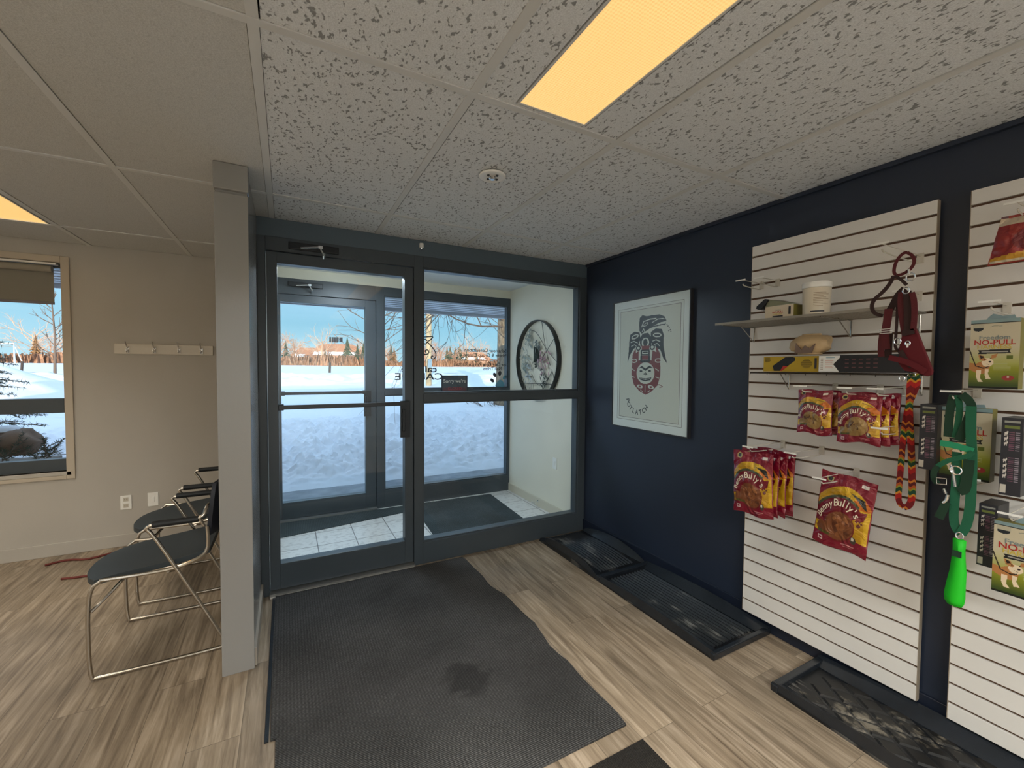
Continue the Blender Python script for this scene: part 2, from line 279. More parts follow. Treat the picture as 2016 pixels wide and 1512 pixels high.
class MB:
    def __init__(s): s.v = []; s.f = []; s.m = []; s.mats = []
    def mi(s, M):
        if M not in s.mats: s.mats.append(M)
        return s.mats.index(M)
    def add(s, vs, fs, M):
        b = len(s.v); s.v += [tuple(x) for x in vs]; k = s.mi(M)
        for f in fs: s.f.append(tuple(i+b for i in f)); s.m.append(k)
        return s
    def box(s, lo, hi, M):
        x0, y0, z0 = lo; x1, y1, z1 = hi
        v = [(x0, y0, z0), (x1, y0, z0), (x1, y1, z0), (x0, y1, z0), (x0, y0, z1), (x1, y0, z1), (x1, y1, z1), (x0, y1, z1)]
        return s.add(v, [(0, 3, 2, 1), (4, 5, 6, 7), (0, 1, 5, 4), (1, 2, 6, 5), (2, 3, 7, 6), (3, 0, 4, 7)], M)
    def quad(s, a, b, c, d, M): return s.add([a, b, c, d], [(0, 1, 2, 3)], M)
    def tube(s, pts, r, M, n=8, closed=False, smooth=0, caps=True):
        P = [Vector(p) for p in pts]
        for _ in range(smooth):
            Q = []
            N = len(P)
            for i in range(N if closed else N-1):
                a, b = P[i], P[(i+1) % N]; Q += [a*.75+b*.25, a*.25+b*.75]
            if not closed: Q = [P[0]]+Q[1:-1]+[P[-1]]
            P = Q
        N = len(P); rs = r if isinstance(r, (list, tuple)) else None
        vs = []; prev = None
        for i in range(N):
            if closed: t = P[(i+1) % N]-P[i-1]
            else: t = P[min(i+1, N-1)]-P[max(i-1, 0)]
            t.normalize()
            if prev is None:
                a = Vector((0, 0, 1)) if abs(t.z) < .9 else Vector((1, 0, 0))
            else: a = prev
            u = (a-t*a.dot(t))
            if u.length < 1e-6: u = t.orthogonal()
            u.normalize(); w = t.cross(u); prev = u
            rr = (rs[0]+(rs[1]-rs[0])*i/max(1, N-1)) if rs else r
            for k in range(n):
                an = 2*PI*k/n; vs.append(P[i]+u*math.cos(an)*rr+w*math.sin(an)*rr)
        fs = []
        for i in range(N if closed else N-1):
            j = (i+1) % N
            for k in range(n): fs.append((i*n+k, i*n+(k+1) % n, j*n+(k+1) % n, j*n+k))
        if not closed and caps: fs += [tuple(range(n))[::-1], tuple((N-1)*n+k for k in range(n))]
        return s.add(vs, fs, M)
    def lathe(s, prof, M, c=(0, 0, 0), n=24, axis='z'):
        vs = []
        for r, z in prof:
            for k in range(n):
                a = 2*PI*k/n; p = (r*math.cos(a), r*math.sin(a), z)
                if axis == 'y': p = (p[0], p[2], p[1])
                if axis == 'x': p = (p[2], p[0], p[1])
                vs.append((p[0]+c[0], p[1]+c[1], p[2]+c[2]))
        fs = [(i*n+k, i*n+(k+1) % n, (i+1)*n+(k+1) % n, (i+1)*n+k) for i in range(len(prof)-1) for k in range(n)]
        fs += [tuple(range(n))[::-1], tuple((len(prof)-1)*n+k for k in range(n))]
        return s.add(vs, fs, M)
    def prism(s, pts, z0, z1, M, f=None):   # pts 2-D outline, extruded; f maps (a,b,h)->xyz
        f = f or (lambda a, b, h: (a, b, h)); n = len(pts)
        vs = [f(a, b, z0) for a, b in pts]+[f(a, b, z1) for a, b in pts]
        fs = [tuple(range(n))[::-1], tuple(range(n, 2*n))]+[(i, (i+1) % n, n+(i+1) % n, n+i) for i in range(n)]
        return s.add(vs, fs, M)
    def ribbon(s, pts, w, M, th=.0022, nrm=(1, 0, 0), smooth=1):   # flat strap lying in the plane with normal nrm
        P = [Vector(p) for p in pts]
        for _ in range(smooth):
            Q = [P[0]]
            for a, b in zip(P[:-1], P[1:]): Q += [a*.75+b*.25, a*.25+b*.75]
            Q.append(P[-1]); P = Q
        N = len(P); nr = Vector(nrm).normalized(); vs = []
        for i in range(N):
            t = (P[min(i+1, N-1)]-P[max(i-1, 0)]).normalized(); q = nr.cross(t)
            if q.length < 1e-4: q = Vector((0, 1, 0))
            q.normalize(); ww = w if not isinstance(w, (list, tuple)) else w[0]+(w[1]-w[0])*i/(N-1)
            for a, b in ((-1, -1), (1, -1), (1, 1), (-1, 1)): vs.append(P[i]+q*a*ww/2+nr*b*th/2)
        fs = [(i*4+k, i*4+(k+1) % 4, i*4+4+(k+1) % 4, i*4+4+k) for i in range(N-1) for k in range(4)]+[(3, 2, 1, 0), tuple((N-1)*4+k for k in range(4))]
        return s.add(vs, fs, M)
    def text(s, body, size, M, f, align='CENTER', th=0):   # f maps text plane (x,y) -> xyz
        v, fc = text2d(body, size, align=align); return s.add([f(a, b) for a, b in v], fc, M)
    def build(s, name, parent=None, loc=None, rot=None, smooth=False, bevel=0, kind=None):
        me = bpy.data.meshes.new(name); me.from_pydata(s.v, [], s.f)
        for M in s.mats: me.materials.append(M)
        me.polygons.foreach_set('material_index', s.m)
        if smooth:
            me.polygons.foreach_set('use_smooth', [True]*len(me.polygons))
            try: me.set_sharp_from_angle(angle=math.radians(38))
            except Exception: pass
        me.update(); o = bpy.data.objects.new(name, me); obj_link(o, parent, loc, rot)
        if bevel:
            b = o.modifiers.new('bevel', 'BEVEL'); b.width = bevel; b.segments = 2; b.limit_method = 'ANGLE'
        if kind: o['kind'] = kind
        return o

class Paint:     # printed artwork as a fine coloured mesh; x to the right, y downwards, unit = artwork units
    def __init__(s, W, H, nu, nv, base):
        s.W, s.H, s.nu, s.nv = W, H, nu, nv
        x = (np.arange(nu)+.5)/nu*W; y = (np.arange(nv)+.5)/nv*H; s.X, s.Y = np.meshgrid(x, y)
        s.C = np.zeros((nv, nu, 3)); s.C[:] = base[:3]
    def fill(s, mask, c, a=1): s.C[mask] = s.C[mask]*(1-a)+np.array(c[:3])*a; return s
    def ell(s, cx, cy_, rx, ry, c=None, rot=0):
        dx, dy = s.X-cx, s.Y-cy_; ca, sa = math.cos(rot), math.sin(rot)
        m = ((dx*ca+dy*sa)/rx)**2+((-dx*sa+dy*ca)/ry)**2 < 1
        if c is not None: s.fill(m, c)
        return m
    def poly(s, pts, c=None):
        m = np.zeros(s.X.shape, bool); n = len(pts)
        for i in range(n):
            x0, y0 = pts[i]; x1, y1 = pts[(i+1) % n]
            if y0 == y1: continue
            cnd = ((s.Y < y0) != (s.Y < y1)) & (s.X < (x1-x0)*(s.Y-y0)/(y1-y0)+x0); m ^= cnd
        if c is not None: s.fill(m, c)
        return m
    def rect(s, x0, y0, x1, y1, c=None):
        m = (s.X > x0) & (s.X < x1) & (s.Y > y0) & (s.Y < y1)
        if c is not None: s.fill(m, c)
        return m
    def line(s, pts, w, c):
        for (x0, y0), (x1, y1) in zip(pts[:-1], pts[1:]):
            dx, dy = x1-x0, y1-y0; L = dx*dx+dy*dy+1e-9; t = np.clip(((s.X-x0)*dx+(s.Y-y0)*dy)/L, 0, 1)
            s.fill((s.X-x0-t*dx)**2+(s.Y-y0-t*dy)**2 < (w/2)**2, c)
        return s
    def build(s, name, w, h, M, parent, f, back=None, loc=None, rot=None, extra=None):   # f(u,v) u in [0,1] right, v in [0,1] up -> xyz
        nu, nv = s.nu, s.nv
        vs = [f(i/nu, 1-j/nv) for j in range(nv+1) for i in range(nu+1)]
        fs = [(j*(nu+1)+i, (j+1)*(nu+1)+i, (j+1)*(nu+1)+i+1, j*(nu+1)+i+1) for j in range(nv) for i in range(nu)]
        nf = len(fs); cols = s.C.reshape(-1, 3); cc = np.repeat(cols, 4, axis=0)
        if back:        # back surface closes the body
            b = len(vs); vs += [back(i/nu, 1-j/nv) for j in range(nv+1) for i in range(nu+1)]
            g = lambda j, i: b+j*(nu+1)+i
            bf = [(g(j, i), g(j, i+1), g(j+1, i+1), g(j+1, i)) for j in range(nv) for i in range(nu)]
            fs += bf; cc = np.vstack([cc, np.repeat(np.tile(s.C[-1, nu//2], (len(bf), 1)), 4, axis=0)])
        me = bpy.data.meshes.new(name); me.from_pydata(vs, [], fs); me.materials.append(M)
        at_ = me.color_attributes.new('Col', 'FLOAT_COLOR', 'CORNER')
        at_.data.foreach_set('color', np.hstack([cc, np.ones((len(cc), 1))]).astype(np.float32).ravel())
        me.polygons.foreach_set('use_smooth', [True]*len(me.polygons)); me.update()
        o = bpy.data.objects.new(name, me); return obj_link(o, parent, loc, rot)

def dup(root, loc=None, rot=None, label=None, group=None, cat=None):
    r = root.copy(); COL.objects.link(r)
    if loc is not None: r.location = loc
    if rot is not None: r.rotation_euler = rot
    if label: r['label'] = label
    if group: r['group'] = group
    for ch in [c for c in bpy.data.objects if c.parent == root]:
        c = ch.copy(); COL.objects.link(c); c.parent = r
        for g in [g for g in bpy.data.objects if g.parent == ch]:
            d = g.copy(); COL.objects.link(d); d.parent = c
    return r
def S(o): o['kind'] = 'structure'; return o

# ================================================================== room shell
H = 2.44; XR = 2.43; YE = 3.13; YO = 4.57; XP0, XP1 = -.285, -.158
YB, XL = -3.2, -4.6
S(MB().box((XL-.1, YB-.1, -.12), (XR+.1, YO, 0), WOOD).build('floor'))
S(MB().box((XP1, YE+.06, 0), (XR-.03, YO+.02, .006), TILE_W).build('floor_entry'))

# ceiling: lay-in tiles in a T-bar grid
cm = MB(); random.seed(3)
XS = [-.072+.6475*k for k in range(-8, 5)]; YS = [1.392+1.317*k for k in range(-5, 3)]
xs = sorted([XL]+[x for x in XS if XL+.02 < x < XR-.02]+[XR]); ys = sorted([YB]+[y for y in YS if YB+.02 < y < YO-.05]+[YO])
LIGHTS = [(.735, 1.035, .085, 1.362), (-2.0, -1.395, 2.74, 4.055), (.735, 1.035, -2.55, -1.27), (-2.0, -1.395, -1.22, .05), (-2.0, -1.395, .1, 1.37), (-.7, -.1, -2.55, -1.27), (-4.3, -3.7, -1.2, .05), (-4.3, -3.7, 1.42, 2.68)]  # after the visible pair, unseen fixtures added to brighten the room
for i in range(len(xs)-1):
    for j in range(len(ys)-1):
        x0, x1, y0, y1 = xs[i]+.0165, xs[i+1]-.0165, ys[j]+.0155, ys[j+1]-.0155
        g = lambda: random.choice([0, .001, .002, .004])
        x0 += g()-.001; x1 -= g()-.001; y0 += g()-.001; y1 -= g()-.001
        if x1 > 1.45 and y0 > 2.6: pass
        M = CT_F if x0 > -.12 else CT_P
        hole = [L for L in LIGHTS if L[0] < x1 and L[1] > x0 and L[2] < y1 and L[3] > y0]
        if hole:
            L = hole[0]; a, b, c, d = L[0]-.006, L[1]+.006, L[2]-.006, L[3]+.006
            for r in ((x0, a, y0, y1), (b, x1, y0, y1), (max(x0, a), min(x1, b), y0, c), (max(x0, a), min(x1, b), d, y1)):
                if r[1]-r[0] > .004 and r[3]-r[2] > .004: cm.box((r[0], r[2], H+.002), (r[1], r[3], H+.018), M)
        else: cm.box((x0, y0, H+.002), (x1, y1, H+.018), M)
cm.box((XL-.1, YB-.1, H+.12), (XR+.1, YO+.1, H+.16), mat('plenum', srgb(28, 26, 24), .9))
S(cm.build('ceiling'))
tb = MB()
for x in xs[1:-1]:
    if any(L[0] < x < L[1] for L in LIGHTS): continue
    tb.box((x-.015, YB, H-.001), (x+.015, YO, H+.004), TBAR); tb.box((x-.001, YB, H+.004), (x+.001, YO, H+.03), TBAR)
for y in ys[1:-1]:
    tb.box((XL, y-.014, H-.0015), (XR, y+.014, H+.0035), TBAR); tb.box((XL, y-.001, H+.004), (XR, y+.001, H+.03), TBAR)
S(tb.build('trim_1'))

WT = H+.12
S(MB().box((XR, YB-.1, 0), (XR+.12, YO+.15, WT), WALL_N).build('wall_right'))
WALL_W = mat('white_wall_paint', srgb(238, 236, 230), .7)
S(MB().box((XL-.12, YB-.1, 0), (XL, YO+.15, WT), WALL_W).build('wall_left'))
S(MB().box((XL, YB-.12, 0), (XR, YB, WT), WALL_W).build('wall_back'))
S(MB().box((XP1+.01, YE+.1, H-.012), (2.40, YO, H-.003), mat('smooth_white_ceiling', srgb(240, 240, 238), .7)).build('ceiling_entry'))
wf = MB()      # facade wall with the window opening
WX0, WX1, WZ0, WZ1 = -3.5, -1.535, .66, 2.285
wf.box((XL, YO, 0), (WX0, YO+.14, WT), WALL_B).box((WX1, YO, 0), (XP0, YO+.14, WT), WALL_B)
wf.box((WX0, YO, 0), (WX1, YO+.14, WZ0), WALL_B).box((WX0, YO, WZ1), (WX1, YO+.14, WT), WALL_B)
S(wf.build('wall_front'))
# partition with a post-like end, running to the facade
pw = MB(); pw.box((XP0, 2.42, 0), (XP1, YO+.14, H), POST)
pw.box((XP0-.004, 2.405, 0), (XP1+.004, 2.425, H-.135), POST)
S(pw.build('wall_partition', bevel=.002))
S(MB().box((XP0-.005, 2.395, H-.12), (XP1+.006, 2.46, H), POST).build('trim_2', bevel=.003))
S(MB().box((XP1, 2.43, 0), (XP1+.012, YE, .09), mat('grey_baseboard', srgb(170, 160, 146), .4)).build('baseboard_partition'))
# vestibule lining
S(MB().box((2.40, YE+.1, .006), (XR, YO, H), VEST).build('wall_entry_right'))
S(MB().box((2.386, YE+.1, .006), (2.40, YO, .1), mat('entry_base', srgb(206, 198, 178), .4)).build('baseboard_entry', bevel=.003))
S(MB().box((XP1, YE+.1, .006), (XP1+.01, YO, H), VEST).build('wall_entry_left'))
S(MB().box((XP1, YO, 2.335), (XR, YO+.14, WT), VEST).build('wall_entry_front'))
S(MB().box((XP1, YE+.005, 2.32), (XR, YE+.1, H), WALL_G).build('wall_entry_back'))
bb = MB().box((XR-.014, YB, 0), (XR, YE, .105), mat('navy_baseboard', srgb(26, 33, 48), .35)); S(bb.build('baseboard_right', bevel=.003))
S(MB().box((-1.9-2.7, YO-.012, 0), (XP0, YO, .1), WALL_B).build('baseboard_front', bevel=.003))
# cover moulding at right wall top
S(MB().box((XR-.02, YB, H-.02), (XR, YE, H-.001), WALL_N).build('trim_3'))

# ------------------------------------------------------------------ storefronts
def storefront(Y, dep, x0, xd0, gd0, gd1, xd1, gs0, gs1, x1, dz0, dz1, sz0, sz1, rz0, rz1, top, wname, dname, outer=False):
    # fixed frame + sidelight = window ; leaf = door
    r = MB(); y0, y1 = Y, Y+dep
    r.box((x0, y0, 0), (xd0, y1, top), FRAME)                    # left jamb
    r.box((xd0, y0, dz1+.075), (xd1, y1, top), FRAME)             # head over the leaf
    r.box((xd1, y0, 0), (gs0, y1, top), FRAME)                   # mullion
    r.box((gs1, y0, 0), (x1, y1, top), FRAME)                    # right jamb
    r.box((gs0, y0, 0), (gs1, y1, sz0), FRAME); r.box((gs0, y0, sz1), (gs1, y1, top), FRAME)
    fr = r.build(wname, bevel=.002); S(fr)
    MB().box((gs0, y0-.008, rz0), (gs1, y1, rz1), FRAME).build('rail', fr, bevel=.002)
    b = MB()
    for za, zb in ((sz0, rz0), (rz1, sz1)):      # glazing beads
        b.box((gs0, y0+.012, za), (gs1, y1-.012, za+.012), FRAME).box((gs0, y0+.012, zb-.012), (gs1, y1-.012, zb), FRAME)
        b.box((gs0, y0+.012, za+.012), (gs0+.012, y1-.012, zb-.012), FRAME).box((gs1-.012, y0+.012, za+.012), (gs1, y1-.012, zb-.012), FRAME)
    b.build('glazing_bead', fr)
    yg = Y+dep/2
    for za, zb in ((sz0, rz0), (rz1, sz1)):
        MB().box((gs0, yg-.003, za), (gs1, yg+.003, zb), GLASS).build('pane', fr)
    MB().box((xd0, y0-.03, 0.0), (xd1, y1+.02, .022), mat('threshold_aluminium', srgb(150, 150, 146), .4, metal=.6)).build('threshold', fr)
    d = MB(); ya, yb = Y+.012, Y+dep-.012
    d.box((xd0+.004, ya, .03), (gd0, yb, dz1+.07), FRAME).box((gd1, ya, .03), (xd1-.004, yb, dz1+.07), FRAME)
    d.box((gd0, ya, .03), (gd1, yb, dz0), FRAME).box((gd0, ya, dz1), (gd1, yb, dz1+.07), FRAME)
    dr = d.build(dname, bevel=.002); S(dr)
    MB().box((gd0, yg-.003, dz0), (gd1, yg+.003, dz1), GLASS).build('pane', dr)
    return fr, dr
win2, door1 = storefront(YE, .1, XP1, -.112, -.048, .772, .838, .906, 2.352, XR, .197, 2.162, .165, 2.243, 1.237, 1.300, 2.325, 'window_2', 'door_1')
win3, door2 = storefront(YO, .1, XP1, -.112, -.046, .720, .828, .906, 2.375, XR-.001, .185, 2.112, .192, 2.245, 1.205, 1.262, 2.335, 'window_3', 'door_2')
# push bars, pulls, closers
DARKM = mat('dark_hardware', srgb(40, 44, 48), .3, metal=.3)
for dr, Y, x0, x1, z, hx in ((door1, YE, -.048, .772, 1.232, .735), (door2, YO, -.046, .72, 1.240, .702)):
    MB().box((x0, Y-.022, z-.014), (x1, Y-.006, z+.014), DARKM).box((x0, Y-.01, z-.02), (x0+.03, Y+.02, z+.02), DARKM).box((x1-.03, Y-.01, z-.02), (x1, Y+.02, z+.02), DARKM).build('push_bar', dr, bevel=.002)
    MB().box((hx, Y-.012, z-.25), (hx+.07, Y+.012, z+.02), DARKM).box((hx+.012, Y-.03, z-.2), (hx+.03, Y-.01, z-.04), DARKM).build('lock_plate', dr, bevel=.003)
    cl = MB().box((.02, Y-.03, 2.255), (.32, Y+.0, 2.30), DARKM).build('closer_body', dr, bevel=.004)
    MB().tube([(.09, Y-.05, 2.262), (.20, Y-.10, 2.268)], .006, STEEL).box((.19, Y-.106, 2.258), (.215, Y-.09, 2.276), STEEL).tube([(.20, Y-.10, 2.262), (.225, Y-.07, 2.225)], .006, STEEL).tube([(.225, Y-.07, 2.235), (.225, Y-.035, 2.215)], .009, STEEL).build('closer_arm', cl)
# frosty strip under the leaf
S(MB().box((-.11, YE-.045, .0), (.83, YE-.012, .009), mat('worn_sill', srgb(196, 190, 180), .5, noise_amt=.3, nscale=30)).build('trim_4', bevel=.002))

# reversed vinyl lettering on the outer glass (reads correctly from the street)
INK = mat('black_vinyl', srgb(50, 50, 54), .5); TEAL = mat('teal_vinyl', srgb(96, 152, 170), .5); REDV = mat('rust_vinyl', srgb(214, 150, 130), .5)
yv = YO+.044
lt = MB()
def mtext(mb, s, px, py, size, M, align='CENTER', sxx=1):
    c = aty(px, py, yv); mb.text(s, size, M, lambda a, b: (c.x-a*sxx, yv, c.z+b), align=align)
mtext(lt, 'calliope', 826, 727, .105, INK, sxx=1.25); mtext(lt, 'CANINE', 826, 742, .105, INK, sxx=1.4)
for s, py, px, M in (('Behaviour Consultation', 689, 914, INK), ('Private & Group Classes', 698.5, 912, INK), ('Puppy Classes', 708, 935, REDV), ('Indoor Dog Gym Private Rentals', 717, 893, INK), ('Nail Trims', 726, 951, INK)):
    c = aty(px, py, yv); lt.text(s, .058, M, lambda a, b, c=c: (c.x-a, yv, c.z+b), align='RIGHT')
lt.build('vinyl_lettering', win3)
sc_ = MB()
def curl(pts, r=.006): sc_.tube([aty(x, y, yv) for x, y in pts], r, INK, n=6, smooth=2)
curl([(828, 664), (842, 663), (854, 662), (848, 669), (842, 672), (838, 678), (834, 676), (833, 670), (837, 667), (841, 671)])
curl([(842, 674), (850, 682), (857, 692), (859, 700), (855, 707), (849, 706), (849, 701), (853, 701)])
curl([(828, 695), (836, 698), (843, 697), (845, 692), (841, 688), (836, 691), (839, 694)])
curl([(829, 688), (834, 686), (835, 682), (831, 681)])
sc_.build('scroll_emblem', win3)
pw_ = MB()
for px, py, rx, ry, rot, M in ((974, 738, 3, 5, .35, INK), (984, 735, 3, 5.5, -.1, INK), (969, 749, 3, 5, .5, INK), (993, 743, 2.6, 5, -.3, TEAL)):
    c = aty(px, py, yv); k = 4.57/836*1.0
    pw_.prism([(c.x+(math.cos(a)*rx*math.cos(rot)-math.sin(a)*ry*math.sin(rot))*k*1.3, c.z+(math.cos(a)*rx*math.sin(rot)+math.sin(a)*ry*math.cos(rot))*k) for a in [2*PI*i/16 for i in range(16)]], yv-.0006, yv+.0006, M, lambda a, b, h: (a, h, b))
pad = [(977, 763), (975, 758), (979, 752), (984, 747), (989, 750), (993, 755), (992, 761), (985, 762)]
pw_.prism([(aty(x, y, yv).x, aty(x, y, yv).z) for x, y in pad], yv-.0006, yv+.0006, TEAL, lambda a, b, h: (a, h, b)).build('paw_decal', win3)
st = MB(); c = aty(661.5, 669, YO+.044)
for i, (a, b) in enumerate(((-.062, -.045), (-.041, -.022), (-.018, -.002), (.002, .02), (.024, .03), (.036, .062))):
    st.box((c.x+a, YO+.043, c.z-(.026 if i < 4 else .022)), (c.x+b, YO+.0445, c.z+.026), INK)
st.build('small_decal', door2)

# ------------------------------------------------------------------ office window
w1 = MB(); yf0, yf1 = YO+.05, YO+.12
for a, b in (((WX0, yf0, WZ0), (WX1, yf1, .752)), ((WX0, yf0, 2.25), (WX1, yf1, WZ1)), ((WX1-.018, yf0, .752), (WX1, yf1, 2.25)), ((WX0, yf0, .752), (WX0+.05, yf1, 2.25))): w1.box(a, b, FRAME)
win1 = S(w1.build('window_1', bevel=.002))
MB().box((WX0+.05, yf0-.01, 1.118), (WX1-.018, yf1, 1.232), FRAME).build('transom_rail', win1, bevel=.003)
MB().box((WX0+.05, yf0+.032, .752), (WX1-.018, yf0+.038, 1.118), GLASS).build('pane', win1); MB().box((WX0+.05, yf0+.032, 1.232), (WX1-.018, yf0+.038, 2.25), GLASS).build('pane', win1)
MB().box((WX0-.02, YO-.012, WZ0-.03), (WX1+.03, yf0, WZ0), WALL_B).build('window_sill', win1, bevel=.003)
cs = MB(); CW = mat('window_casing', srgb(190, 178, 160), .45)
cs.box((WX1, YO-.012, WZ0-.06), (WX1+.05, YO, WZ1+.05), CW).box((WX0-.05, YO-.012, WZ0-.06), (WX0, YO, WZ1+.05), CW).box((WX0, YO-.012, WZ1), (WX1, YO, WZ1+.05), CW).box((WX0, YO-.012, WZ0-.06), (WX1, YO, WZ0-.031), CW)
cs.build('window_casing', win1, bevel=.003)
bl = thing('roller_blind', 'grey roller blind pulled a little way down over the office window', 'window blind', (WX0, YO+.02, 2.2))
BX = WX1-WX0-.055
MB().tube([(.03, 0, .035), (BX, 0, .035)], .026, mat('blind_fabric', srgb(150, 144, 132), .8), n=16).build('roll', bl, smooth=True)
MB().box((.04, .021, -.222), (BX, .0225, .035), mat('blind_fabric2', srgb(132, 128, 118), .8)).build('cloth', bl)
MB().box((.04, .015, -.235), (BX, .028, -.215), mat('blind_rail', srgb(120, 116, 124), .5)).build('bottom_rail', bl, bevel=.002)
MB().box((.0, -.03, .066), (BX+.03, .02, .08), WHITE).build('head_rail', bl, bevel=.002)

# ------------------------------------------------------------------ ceiling fixtures
TUBE = 25
LW = lens_mat('amber_prismatic_lens', (1.0, .63, .22, 1), (.86, .50, .15, 1), 1.0)
LN = LW
LBL = ['amber glowing long ceiling light over the entry mat', 'wide amber ceiling light over the office by the window', 'added unseen ceiling light at the back of the shop', 'added unseen ceiling light over the middle of the office', 'added unseen ceiling light at the far side of the office', 'added unseen ceiling light over the back of the entry area', 'added unseen ceiling light by the far office side wall, rear one', 'added unseen ceiling light by the far office side wall, front one']
for i, (x0, x1, y0, y1) in enumerate(LIGHTS):
    t = thing('ceiling_light', LBL[i], 'ceiling light', ((x0+x1)/2, (y0+y1)/2, H))
    a, b = (x1-x0)/2, (y1-y0)/2
    f = MB()
    for lo, hi in (((-a, -b, .0), (-a+.008, b, .1)), ((a-.008, -b, .0), (a, b, .1)), ((-a+.008, -b, .0), (a-.008, -b+.008, .1)), ((-a+.008, b-.008, .0), (a-.008, b, .1)), ((-a, -b, .1), (a, b, .104))): f.box(lo, hi, TBAR)
    f.build('housing', t)
    MB().box((-a+.008, -b+.008, .003), (a-.008, b-.008, .008), LW).build('diffuser', t)
    la = bpy.data.lights.new('tube_light', 'AREA'); la.shape = 'RECTANGLE'; la.size = 2*a-.02; la.size_y = 2*b-.02; la.energy = (13, 8, 74, 9, 7, 74, 26, 28)[i]; la.color = (1, .95, .85) if i == 0 else (.93, .985, 1) if i in (2, 5) else (1, .96, .86); la.spread = math.radians(84 if i < 2 else 165)
    lo_ = bpy.data.objects.new('tube_light', la); COL.objects.link(lo_); lo_.parent = t; lo_.location = (0, 0, .001)
vl = thing('ceiling_light', 'small added square light, unseen on the vestibule ceiling behind the door header', 'ceiling light', (.55, 3.72, H-.012))  # unseen lamp added to brighten the vestibule
MB().box((-.17, -.17, -.035), (.17, .17, 0), WHITE).build('housing', vl, bevel=.004)
MB().box((-.155, -.155, -.10), (.155, .155, -.035), lens_mat('cool_fill_lens', (.85, .93, 1, 1), (.8, .9, 1, 1), 15.0)).build('diffuser', vl)
la = bpy.data.lights.new('entry_fill_light', 'AREA'); la.size = .3; la.energy = 18; la.color = (.78, .89, 1)
lo_ = bpy.data.objects.new('entry_fill_light', la); COL.objects.link(lo_); lo_.parent = vl; lo_.location = (0, 0, -.103)
sm = thing('smoke_detector', 'round white ceiling detector with a dark ringed centre', 'smoke detector', (.895, 1.905, H))
MB().lathe([(.036, -.003), (.062, -.003), (.066, -.008), (.064, -.014), (.05, -.018), (.036, -.013)], WHITE, n=32).build('rim', sm, smooth=True)
MB().lathe([(.036, -.004), (.036, -.008), (.024, -.010), (.0, -.010)], mat('detector_grille', srgb(78, 72, 68), .6), n=24).build('grille', sm, smooth=True)
sn = MB().lathe([(.018, -.009), (.018, -.02), (.011, -.026), (.0, -.026)], STEEL, n=16)
for k in range(4):
    a = k*PI/2+.4; sn.box((math.cos(a)*.03-.005, math.sin(a)*.03-.005, -.018), (math.cos(a)*.03+.005, math.sin(a)*.03+.005, -.008), INK)
sn.build('sensor', sm)
q = aty(831, 482, 3.10)
cs_ = thing('door_chime_sensor', 'tiny white sensor fixed at the top of the entry wall between door and sidelight', 'sensor', (q.x, YE+.005, H-.045))
MB().box((-.014, -.03, -.015), (.014, 0, .02), WHITE).build('case', cs_, bevel=.004); MB().lathe([(.011, 0), (.009, -.012), (.004, -.016)], STEEL, (0, -.018, -.014), 12).build('eye', cs_)

# ------------------------------------------------------------------ wall fittings
def outlet(name, label, cat, loc, rot, blank=False):
    t = thing(name, label, cat, loc, rot)       # faces local -y
    MB().box((-.036, -.006, -.058), (.036, 0, .058), WHITE).build('plate', t, bevel=.003)
    s = MB()
    if blank: s.box((-.011, -.010, -.022), (.011, -.006, .022), WHITE)
    else:
        for z in (-.026, .026):
            s.box((-.016, -.008, z-.016), (.016, -.006, z+.016), mat('outlet_face', srgb(196, 188, 172), .4)); s.box((-.008, -.0085, z-.006), (-.005, -.008, z+.007), INK); s.box((.005, -.0085, z-.006), (.008, -.008, z+.007), INK)
    s.build('socket_face' if not blank else 'rocker', t, bevel=.001)
    return t
outlet('wall_outlet', 'cream power outlet low on the office wall, left of the two under the coat hooks', 'power outlet', (-1.185, YO, .362), (0, 0, 0))
outlet('wall_outlet', 'plain cream wall plate nearest the chairs, right of the two under the coat hooks', 'wall plate', (-1.01, YO, .365), (0, 0, 0), True)
outlet('light_switch', 'white plate on the entry wall beyond the sidelight glass', 'wall plate', (2.40, 3.575, .535), (0, 0, -PI/2), True)
cr = thing('coat_rack', 'white board with four silver coat hooks on the office wall', 'coat rack', (-.9, YO, 1.632))
MB().box((-.33, -.018, -.042), (.33, 0, .042), mat('white_gloss_board', srgb(214, 206, 192), .4)).build('board', cr, bevel=.004)
for x in (-.245, -.075, .09, .245):
    MB().box((x-.009, -.022, -.03), (x+.009, -.018, .02), STEEL).tube([(x, -.02, .008), (x, -.05, .02), (x-.0, -.075, .055)], .005, STEEL, smooth=1).tube([(x, -.02, -.01), (x, -.045, -.03), (x, -.055, -.015), (x, -.05, .0)], .005, STEEL, smooth=1).lathe([(.003, -.006), (.008, 0), (.003, .006)], STEEL, (x, -.076, .056), 10).build('hook', cr, smooth=True)

